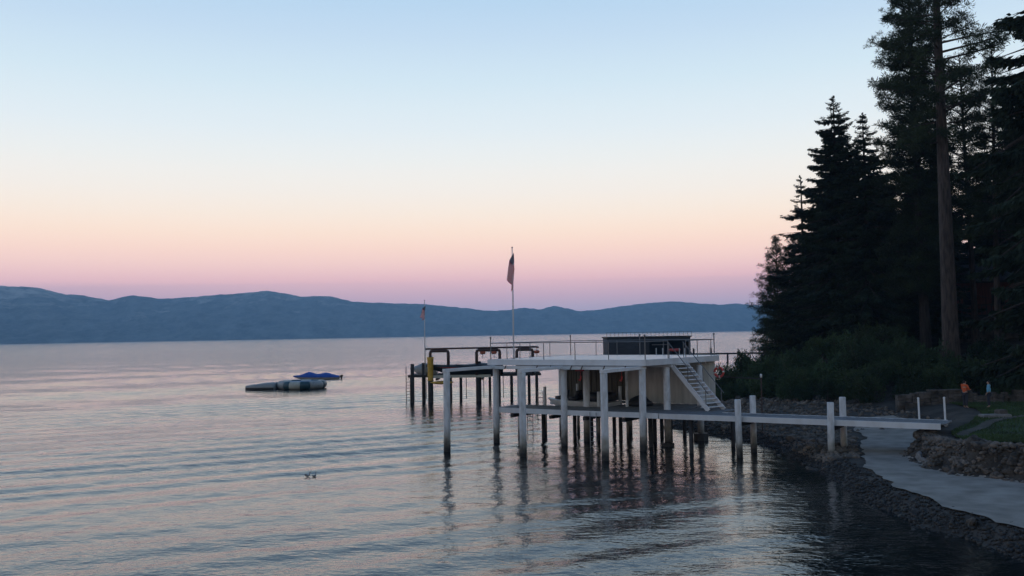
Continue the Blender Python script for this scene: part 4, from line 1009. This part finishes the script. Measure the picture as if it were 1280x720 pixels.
    for y in (-0.072, 0.072): MB().tube([(0.0, y * k, 1.60 * k), (0.005 * k, y * 1.12 * k, 1.585 * k), (0.0, y * k, 1.555 * k)], [0.012 * k, 0.018 * k, 0.01 * k], n=8).build('ear', M['skin'], t, True)
    return t
g1 = gz(26.4, 54.2)
person((26.35, 54.0, gz(26.35, 54.0) + 0.09), 0.35, 'person in a loose orange red top standing on the lawn with bent arms', 'orange_cloth', 1.62, ((0.05, -0.26, 1.14), (0.27, -0.14, 1.13), (0.05, 0.26, 1.14), (0.27, 0.1, 1.10)))
person((27.85, 54.2, gz(27.85, 54.2) + 0.09), 2.6, 'person in a light blue top standing near the stone wall facing the other', 'blue_cloth', 1.58, ((-0.02, -0.24, 1.12), (0.12, -0.2, 0.92), (-0.02, 0.24, 1.12), (0.1, 0.2, 0.92)), True)

# ------------------------------------------------------------------ trees
def fan_quads(base, dirv, side, L, W_):
    """diamond leaf sprays: arrays (n,3) -> verts (n*4,3)"""
    tip = base + dirv * L[:, None]; mid = base + dirv * (L * 0.45)[:, None]
    a = mid + side * (W_ / 2)[:, None]; b_ = mid - side * (W_ / 2)[:, None]
    return np.stack([base, a, tip, b_], 1).reshape(-1, 3)
def nrm(v): return v / (np.linalg.norm(v, axis=-1, keepdims=True) + 1e-9)
def make_trunk(h, r0, seed, limbs=(), rtop=0.03, bend=0.25, mname='bark'):
    g = random.Random(seed); b = MB(); pts = []; rs = []
    ph = g.uniform(0, 6)
    for i in range(15):
        s = i / 14; pts.append((bend * math.sin(2.2 * s + ph) - bend * math.sin(ph), bend * 0.6 * math.sin(1.7 * s + ph * 2) - bend * 0.6 * math.sin(ph * 2), -0.5 + (h + 0.5) * s))
        rs.append((r0 * (1 - s) ** 0.85 + rtop) * (1 + 0.35 * math.exp(-s * 28)))
    b.tube(pts, rs, n=14)
    for p, q, r_ in limbs:
        m1 = (Vector(p) + Vector(q)) / 2 + Vector((0, 0, g.uniform(-0.1, 0.15)))
        b.tube([p, m1, q], [r_, r_ * 0.65, r_ * 0.25], n=5)
    me_o = b
    me = bpy.data.meshes.new('trunk'); me.from_pydata([tuple(v) for v in b.V], [], b.F); me.materials.append(M[mname])
    me.polygons.foreach_set('use_smooth', [True] * len(me.polygons)); me.update(); return me, pts
def fir_meshes(h, rmax, seed, bare=0.12, gap=0.0, per_m=6.5, tw=0.2, power=0.85, size=1.0):
    g = np.random.default_rng(seed); VS = []; limbs = []
    z = h * bare; az_ = g.uniform(0, 6.28)
    wz = z; left = 0
    while z < h - 0.25:
        if left <= 0: wz += g.uniform(0.7, 1.3) * 4.5 / per_m; left = 4 + int(g.integers(0, 3)); lf = g.uniform(0.78, 1.12)
        left -= 1; z = wz + g.normal(0, 0.05)
        if z >= h - 0.2: break
        t_ = max(0.0, (z / h - bare) / (1 - bare))
        L = rmax * min(0.92, 1.45 * (1 - t_) ** power) * lf * g.uniform(0.6, 1.15) * min(1, 0.5 + t_ * 5 + 0.3) + 0.12
        az_ += 1.35 + g.normal(0, 0.35)
        if g.uniform() < gap: continue
        up = 0.30 * t_ ** 3 - 0.40 * (1 - t_ ** 2) + g.normal(0, 0.1)
        n_ = max(4, int(L / (tw * 0.75)))
        s = (np.arange(n_) + 0.5) / n_
        s = s[s > 0.08]
        rad_ = L * s; zz = z + L * (up * s + 0.07 * s ** 3 - 0.08 * np.sin(np.pi * s))
        c, s_ = math.cos(az_), math.sin(az_)
        curve = g.normal(0, 0.12) * rad_ * s
        P = np.stack([c * rad_ - s_ * curve, s_ * rad_ + c * curve, zz], -1)
        limbs.append(((0, 0, z), (c * L * 0.85, s_ * L * 0.85, float(zz[-1] if len(zz) else z)), 0.02 + 0.012 * L))
        bd = np.array([c, s_, up * 0.8]); bd = bd / np.linalg.norm(bd); sd = np.array([-s_, c, 0])
        for sg in (-1, 1, 0, -1, 1, -1, 1):
            k = len(P)
            Lt = (0.16 + 0.36 * np.minimum(L, 3.2) * (1 - s * 0.72)) * g.uniform(0.55, 1.15, k) * size
            Lt = np.clip(Lt, 0.14, 0.72)
            d = bd * (0.75 if sg else 1.0) + sd * sg * g.uniform(0.5, 1.0, (k, 1)) + np.array([0, 0, -1]) * g.uniform(-0.02, 0.38, (k, 1)) + g.normal(0, 0.1, (k, 3))
            d = nrm(d); sv = nrm(np.cross(d, np.array([0, 0, 1.0]) + g.normal(0, 0.45, (k, 3))))
            VS.append(fan_quads(P + g.normal(0, 0.05, (k, 3)), d, sv, Lt, Lt * g.uniform(0.22, 0.38, k)))
            # hanging sprays
            d2 = nrm(d * 0.7 + np.array([0, 0, -1]) * g.uniform(0.3, 0.9, (k, 1))); VS.append(fan_quads(P + d * (Lt * 0.35)[:, None], d2, nrm(np.cross(d2, g.normal(0, 1, (k, 3)))), Lt * 0.6, Lt * 0.25))
    # leader
    k = 26; zt_ = h - 0.9 + np.linspace(0, 0.9, k); a = g.uniform(0, 6.28, k)
    d = nrm(np.stack([np.cos(a), np.sin(a), np.full(k, 0.9)], -1)); P = np.stack([np.zeros(k), np.zeros(k), zt_], -1)
    VS.append(fan_quads(P, d, nrm(np.cross(d, g.normal(0, 1, (k, 3)))), np.linspace(0.45, 0.18, k), np.full(k, 0.11)))
    V = np.concatenate(VS); F = np.arange(len(V)).reshape(-1, 4)
    tm, _ = make_trunk(h, 0.012 * h + 0.03, seed, limbs, bend=0.05, mname='fir_bark')
    return tm, mesh_np('crown', V, F, M['fir'])
def pine_meshes(h, rmax, seed, base=0.35, nbr=90, tuft=0.42, r0=0.5, taper_top=0.7, blades=26, prof=None, bend=0.25, dens=1.0, mname='bark'):
    g = np.random.default_rng(seed); VS = []; limbs = []
    tr_dummy = None
    tm_pts = None
    gg = random.Random(seed); ph = gg.uniform(0, 6)
    def axis(z):
        s = (z + 0.5) / (h + 0.5)
        return np.array([bend * math.sin(2.2 * s + ph) - bend * math.sin(ph), bend * 0.6 * math.sin(1.7 * s + ph * 2) - bend * 0.6 * math.sin(ph * 2), z])
    az_ = g.uniform(0, 6.28)
    for i in range(nbr):
        t_ = (i + g.uniform(0, 1)) / nbr; z = h * (base + (0.985 - base) * t_)
        pf = prof(t_) if prof else (0.55 + 0.45 * math.sin(math.pi * min(1, t_ * 1.2 + 0.15))) * (1 - t_ ** 2.2 * taper_top)
        L = rmax * pf * g.uniform(0.45, 1.15); az_ += 2.4 + g.normal(0, 0.5)
        up = -0.2 + 0.75 * t_ + g.normal(0, 0.16)
        c, s_ = math.cos(az_), math.sin(az_); A0 = axis(z)
        endp = A0 + np.array([c * L, s_ * L, L * up + 0.15 * L]); limbs.append((tuple(A0), tuple(endp), 0.025 + 0.016 * L))
        nt = max(3, int(L * 2.8 * dens))
        for q in range(nt):
            f = 0.35 + 0.65 * (q + g.uniform(0, 1)) / nt
            spread = 0.22 * L + 0.12
            P = A0 + (endp - A0) * f + np.array([-s_, c, 0]) * g.normal(0, 1) * spread * (0.4 + 0.6 * f) * 0.8 + np.array([0, 0, g.normal(0.06, 0.13)])
            if g.uniform() < 0.5: limbs.append((tuple(A0 + (endp - A0) * f * 0.8), tuple(P), 0.02))
            R0 = tuft * (1 - 0.62 * t_ ** 2) * g.uniform(0.7, 1.25); k = blades
            d = nrm(g.normal(0, 1, (k, 3)) + np.array([c * 0.5, s_ * 0.5, 0.35])); ln = R0 * g.uniform(0.6, 1.1, k)
            VS.append(fan_quads(np.repeat(P[None], k, 0) + d * (R0 * g.uniform(0, 0.75, (k, 1))) * np.array([1.15, 1.15, 0.8]), nrm(d + g.normal(0, 0.5, (k, 3))), nrm(np.cross(d, g.normal(0, 1, (k, 3)))), ln * 0.66, ln * 0.13))
    V = np.concatenate(VS); F = np.arange(len(V)).reshape(-1, 4)
    for q in range(int(base * 30)):      # dead stubs on the clean part of the trunk
        z = h * base * g.uniform(0.3, 1.0); a = g.uniform(0, 6.28); A0 = axis(z); L = g.uniform(0.5, 1.6)
        limbs.append((tuple(A0), tuple(A0 + np.array([math.cos(a) * L, math.sin(a) * L, -0.25 * L])), 0.035))
    tm, _ = make_trunk(h, r0, seed, limbs, bend=bend, mname=mname)
    return tm, mesh_np('crown', V, F, M['pine'])
def tree(name, meshes, x, y, label, group=None, rz=0.0, s=1.0, tilt=(0, 0), sz=None, dz=0.0):
    t = empty(name, (x, y, gz(x, y) - 0.1 + dz), label, 'tree', group, rz); t.scale = (s, s, sz or s); t.rotation_euler = (tilt[0], tilt[1], rz)
    link_mesh('trunk', meshes[0], t); link_mesh('crown', meshes[1], t); return t
firA = fir_meshes(24.5, 4.9, 1, 0.08, per_m=9.5, power=0.8, size=1.0, tw=0.17); firB = fir_meshes(22.0, 4.3, 2, 0.10, gap=0.04, per_m=9.5, power=0.8, size=1.0, tw=0.17); firC = fir_meshes(19.5, 4.4, 3, 0.1, gap=0.08, per_m=9, power=0.8, size=1.05, tw=0.18)
firS = fir_meshes(18.6, 3.4, 6, 0.12, gap=0.15, per_m=6.5, power=0.85, size=0.95)
pineBig = pine_meshes(42.0, 4.7, 11, base=0.42, nbr=100, r0=0.60, tuft=0.52, bend=0.10, blades=70, dens=1.5)
pineTall = pine_meshes(38.0, 3.7, 12, base=0.14, nbr=290, r0=0.42, tuft=0.54, blades=62, dens=1.8, prof=lambda t: (1.0 if t < 0.6 else 1 - 0.95 * (t - 0.6)) * (0.85 + 0.15 * math.sin(23 * t)), mname='fir_bark')
pineMid = pine_meshes(25.5, 3.0, 13, base=0.38, nbr=125, r0=0.26, tuft=0.50, blades=62, dens=1.3, prof=lambda t: (1 - t) ** 0.5 * 0.9 + 0.14)
pineYoung = pine_meshes(15.2, 3.5, 14, base=0.05, nbr=230, r0=0.13, tuft=0.44, blades=50, dens=1.5, prof=lambda t: (1 - t) ** 0.62 + 0.02, bend=0.05)

tree('pine_tree', pineYoung, 27.4, 95, 'young open pine at the lake edge of the wood', rz=0.4)
tree('fir_tree', firS, 29.2, 92, 'sparse fir with drooping gappy branches behind the young pine', rz=1.0, s=1.08)
tree('fir_tree', firA, 30.3, 85, 'broad dark fir with the highest pointed top at the wood edge', rz=0.0, s=0.99)
tree('fir_tree', firB, 31.9, 88, 'dark fir merging into the highest pointed fir', rz=2.0, s=1.04)
tree('fir_tree', firB, 31.8, 82, 'narrow topped fir standing just right of the highest pointed fir', rz=4.0, s=0.99)
tree('pine_tree', pineTall, 35.4, 79, 'tall clumpy pine behind the thick bare trunk', rz=0.7)
tree('pine_tree', pineBig, 33.25, 70, 'huge pine with thick bare reddish trunk running out of the picture top', rz=0.3, tilt=(0, 0.004))
tree('pine_tree', pineMid, 39.5, 75, 'slim pine with open clumps between the thick trunk and the picture edge', rz=1.9)
tree('fir_tree', firA, 35.3, 58.5, 'nearest dark fir hanging into the picture from its right edge', rz=2.2, s=1.12, sz=1.55)
tree('pine_tree', pineYoung, 28.7, 93.5, 'second young pine overlapping the sparse fir at the wood edge', rz=2.4, s=0.98)
tree('fir_tree', firB, 29.4, 89, 'shorter fir filling the gap between the sparse fir and the highest pointed fir', rz=5.0, s=0.74)
tree('pine_tree', pineMid, 41.5, 69, 'open clumpy pine rising at the right picture edge behind the nearest fir', rz=3.3, s=1.12)
tree('pine_tree', pineMid, 41.2, 82, 'open pine crown seen just right of the thick bare trunk, farther back', rz=5.1, s=1.05)
# second rank behind: fills the wood up to mid height
g2 = random.Random(21)
back = [(33.6, 96, 'C', .85), (35.0, 88, 'C', .9), (35.5, 100, 'A', .75), (37.5, 84, 'B', .84), (38.5, 95, 'A', .74), (40.5, 104, 'B', .8), (41, 88, 'C', .82), (43.5, 96, 'A', .68), (46.5, 90, 'B', .74),
        (47.5, 102, 'A', .74), (50.5, 92, 'A', .9), (52, 100, 'B', .95), (54, 86, 'A', 1.0), (57, 95, 'A', 1.0), (49, 82, 'B', .9), (50.5, 76, 'B', .95), (59, 104, 'B', 1.0), (45, 112, 'A', .78), (38, 112, 'B', .8), (52, 112, 'A', .85), (56, 78, 'A', 1.05), (43, 71, 'B', 1.0), (36.5, 92, 'B', .8), (36.5, 106, 'C', .9)]
for x, y, k, s in back:
    tree('fir_tree', {'A': firA, 'B': firB, 'C': firC}[k], x, y, 'dark fir in the close second rank of the wood', 'firs in the second rank of the wood', rz=g2.uniform(0, 6.28), s=s * g2.uniform(0.94, 1.06))

for x, y, k, s in [(44, 128, 'A', .8), (48, 140, 'B', .9), (52, 150, 'A', .8), (58, 165, 'B', .9), (63, 178, 'A', .9), (70, 195, 'A', .85), (76, 212, 'B', 1.0), (86, 235, 'A', .95), (95, 262, 'A', 1.0), (106, 290, 'A', 1.0), (62, 140, 'A', 1.0), (78, 180, 'A', 1.0), (98, 225, 'A', 1.1)]:
    tree('fir_tree', {'A': firA, 'B': firB}[k], x, y, 'dark fir in the close second rank of the wood', 'firs in the second rank of the wood', rz=g2.uniform(0, 6.28), s=s)

# shrubs on the slope under the trees
def shrub_meshes(seed, m, n=5200):
    g = np.random.default_rng(seed); VS = []; st_ = MB(); lobes = []
    for k in range(13):
        a = g.uniform(0, 6.28); r_ = g.uniform(0, 0.75) ** 0.8; lobes.append((r_ * math.cos(a), r_ * math.sin(a), g.uniform(0.30, 0.78) * (1.05 - 0.35 * r_), g.uniform(0.22, 0.40)))
    per = n // len(lobes)
    for (x, y, z, r_) in lobes:
        d = nrm(g.normal(0, 1, (per, 3))); rr0 = r_ * g.uniform(0.25, 1.0, per) ** 0.4
        P = np.array([x, y, z]) + d * rr0[:, None] * np.array([1, 1, 0.85]); P[:, 2] = np.maximum(P[:, 2], 0.03)
        dd = nrm(d * 0.6 + g.normal(0, 0.7, (per, 3)) + np.array([0, 0, 0.2])); L = g.uniform(0.045, 0.085, per)
        VS.append(fan_quads(P, dd, nrm(np.cross(dd, g.normal(0, 1, (per, 3)))), L, L * 0.6))
        st_.tube([(0, 0, -0.1), (x * 0.5, y * 0.5, z * 0.45), (x, y, z)], [0.02, 0.014, 0.004], n=5)
        for q in range(4):
            v = nrm(g.normal(0, 1, 3) + np.array([0, 0, 1.0])); e_ = np.array([x, y, z]) + v * r_ * 1.12
            st_.tube([(x, y, z), tuple(e_)], [0.006, 0.002], n=4)
            kk = 14; f = np.linspace(0.75, 1.22, kk)[:, None]; P = np.array([x, y, z]) + v * r_ * f + g.normal(0, 0.015, (kk, 3)); dd = nrm(v + g.normal(0, 0.8, (kk, 3))); L = g.uniform(0.05, 0.08, kk)
            VS.append(fan_quads(P, dd, nrm(np.cross(dd, g.normal(0, 1, (kk, 3)))), L, L * 0.55))
    V = np.concatenate(VS)
    me = bpy.data.meshes.new('stems'); me.from_pydata([tuple(v) for v in st_.V], [], st_.F); me.materials.append(M['bark']); me.update()
    return me, mesh_np('foliage', V, np.arange(len(V)).reshape(-1, 4), m)
shr = [shrub_meshes(i + 50, M['leaf'] if i % 2 else M['leaf2']) for i in range(5)]
SH = [(17.6, 80, 1.7, 2.1), (19.0, 82.5, 2.0, 3.0), (20.8, 84, 2.2, 3.6), (22.6, 85.5, 2.3, 4.0), (25, 88, 2.5, 4.0), (20.6, 79, 2.0, 2.9), (23, 80.5, 2.4, 3.8), (25.6, 82, 2.6, 4.3), (20.0, 75, 1.8, 2.3), (21.8, 74, 2.0, 3.0), (24.2, 76, 2.4, 3.9), (27, 78, 2.6, 4.5), (21.4, 69.5, 1.6, 2.2), (22.6, 70.5, 2.0, 3.0), (25, 71.5, 2.4, 3.9), (27.4, 73.5, 2.5, 4.3), (29.6, 75, 2.6, 4.6),
      (22.3, 65.8, 1.7, 2.3), (24.1, 66.6, 2.2, 3.3), (26.3, 68, 2.3, 3.8), (28.6, 69.5, 2.5, 4.1), (23.6, 62.6, 1.7, 2.3), (25.4, 63.6, 2.0, 3.0), (27.6, 65, 2.3, 3.6), (30, 66.6, 2.4, 3.9), (26.4, 61.0, 1.5, 2.1), (28.6, 61.6, 1.8, 2.6), (30.6, 63, 2.1, 3.3), (33, 65.2, 2.3, 3.5), (32, 60.6, 1.6, 2.4), (34.2, 61.6, 1.8, 2.8), (36, 64, 2.2, 3.4), (38.4, 66.5, 2.3, 3.5), (36.6, 60.5, 1.7, 2.7), (31.5, 71.5, 2.4, 4.0), (36.2, 70.0, 2.4, 3.6), (39.2, 62, 2.0, 3.0), (41, 66, 2.3, 3.6), (17.2, 77.2, 1.3, 1.5), (18.6, 78.3, 1.5, 2.1)]
for i, (x, y, r_, h_) in enumerate(SH):
    me = shr[i % 5]
    t = empty('shrub', (x, y, gz(x, y) - 0.15), 'dense dark green shrub in the thicket between beach and trees', 'shrub', 'shrubs in the thicket under the trees', rz=i * 1.7)
    t.scale = (r_, r_, h_ * (1.0 if y > 78.5 and x < 23.5 else 0.70 if h_ > 3.2 else 0.82) * (0.88 + 0.24 * ((i * 37) % 11) / 11))
    link_mesh('stems', me[0], t); link_mesh('foliage', me[1], t)

# ------------------------------------------------------------------ cabin among the trees
cx, cy = 45.2, 86.0; cz = gz(cx, cy)
cb = empty('cabin', (cx, cy, cz), 'dark red brown cabin half hidden among the trees at the right', 'cabin', rz=-0.35)
MB().box(-3.6, 3.6, 0, 5.0, -0.5, 2.4).build('stone_base', M['wall_stone'], cb)
wl_ = MB().box(-3.6, 3.6, -0.02, 5.02, 2.4, 5.4).build('wall', M['redwood'], cb)
b = MB(); b.prism([(-4.2, -0.7), (4.2, -0.7), (4.2, 2.5), (-4.2, 2.5)], 0, 0.15)
b.V = [(x, y, z + 5.4 + (y + 0.7) * 0.55) for x, y, z in b.V]
b.prism([(-4.2, 2.5), (4.2, 2.5), (4.2, 5.7), (-4.2, 5.7)], 0, 0.15)
b.V = b.V[:8] + [(x, y, z + 5.4 + (5.7 - y) * 0.55) for x, y, z in b.V[8:]]
b.build('roof', M['shingle'], cb)
for x in (-2.2, 0.2, 2.2):
    f = MB().box(x - 0.55, x + 0.55, -0.07, -0.022, 3.2, 4.6).build('window', M['dark_timber'], cb)
    MB().box(x - 0.46, x + 0.46, -0.085, -0.072, 3.3, 4.5).build('pane', M['glass'], f)
MB().box(-4.0, 4.0, -1.9, -0.03, 2.2, 2.36).build('balcony', M['dark_timber'], cb)
b = MB()
for i in range(20): b.cyl((-3.9 + i * 0.41, -1.85, 2.36), (-3.9 + i * 0.41, -1.85, 3.25), 0.03, n=6)
b.bar((-4, -1.85, 3.28), (4, -1.85, 3.28), 0.08, 0.06)
b.build('railing', M['dark_timber'], cb)
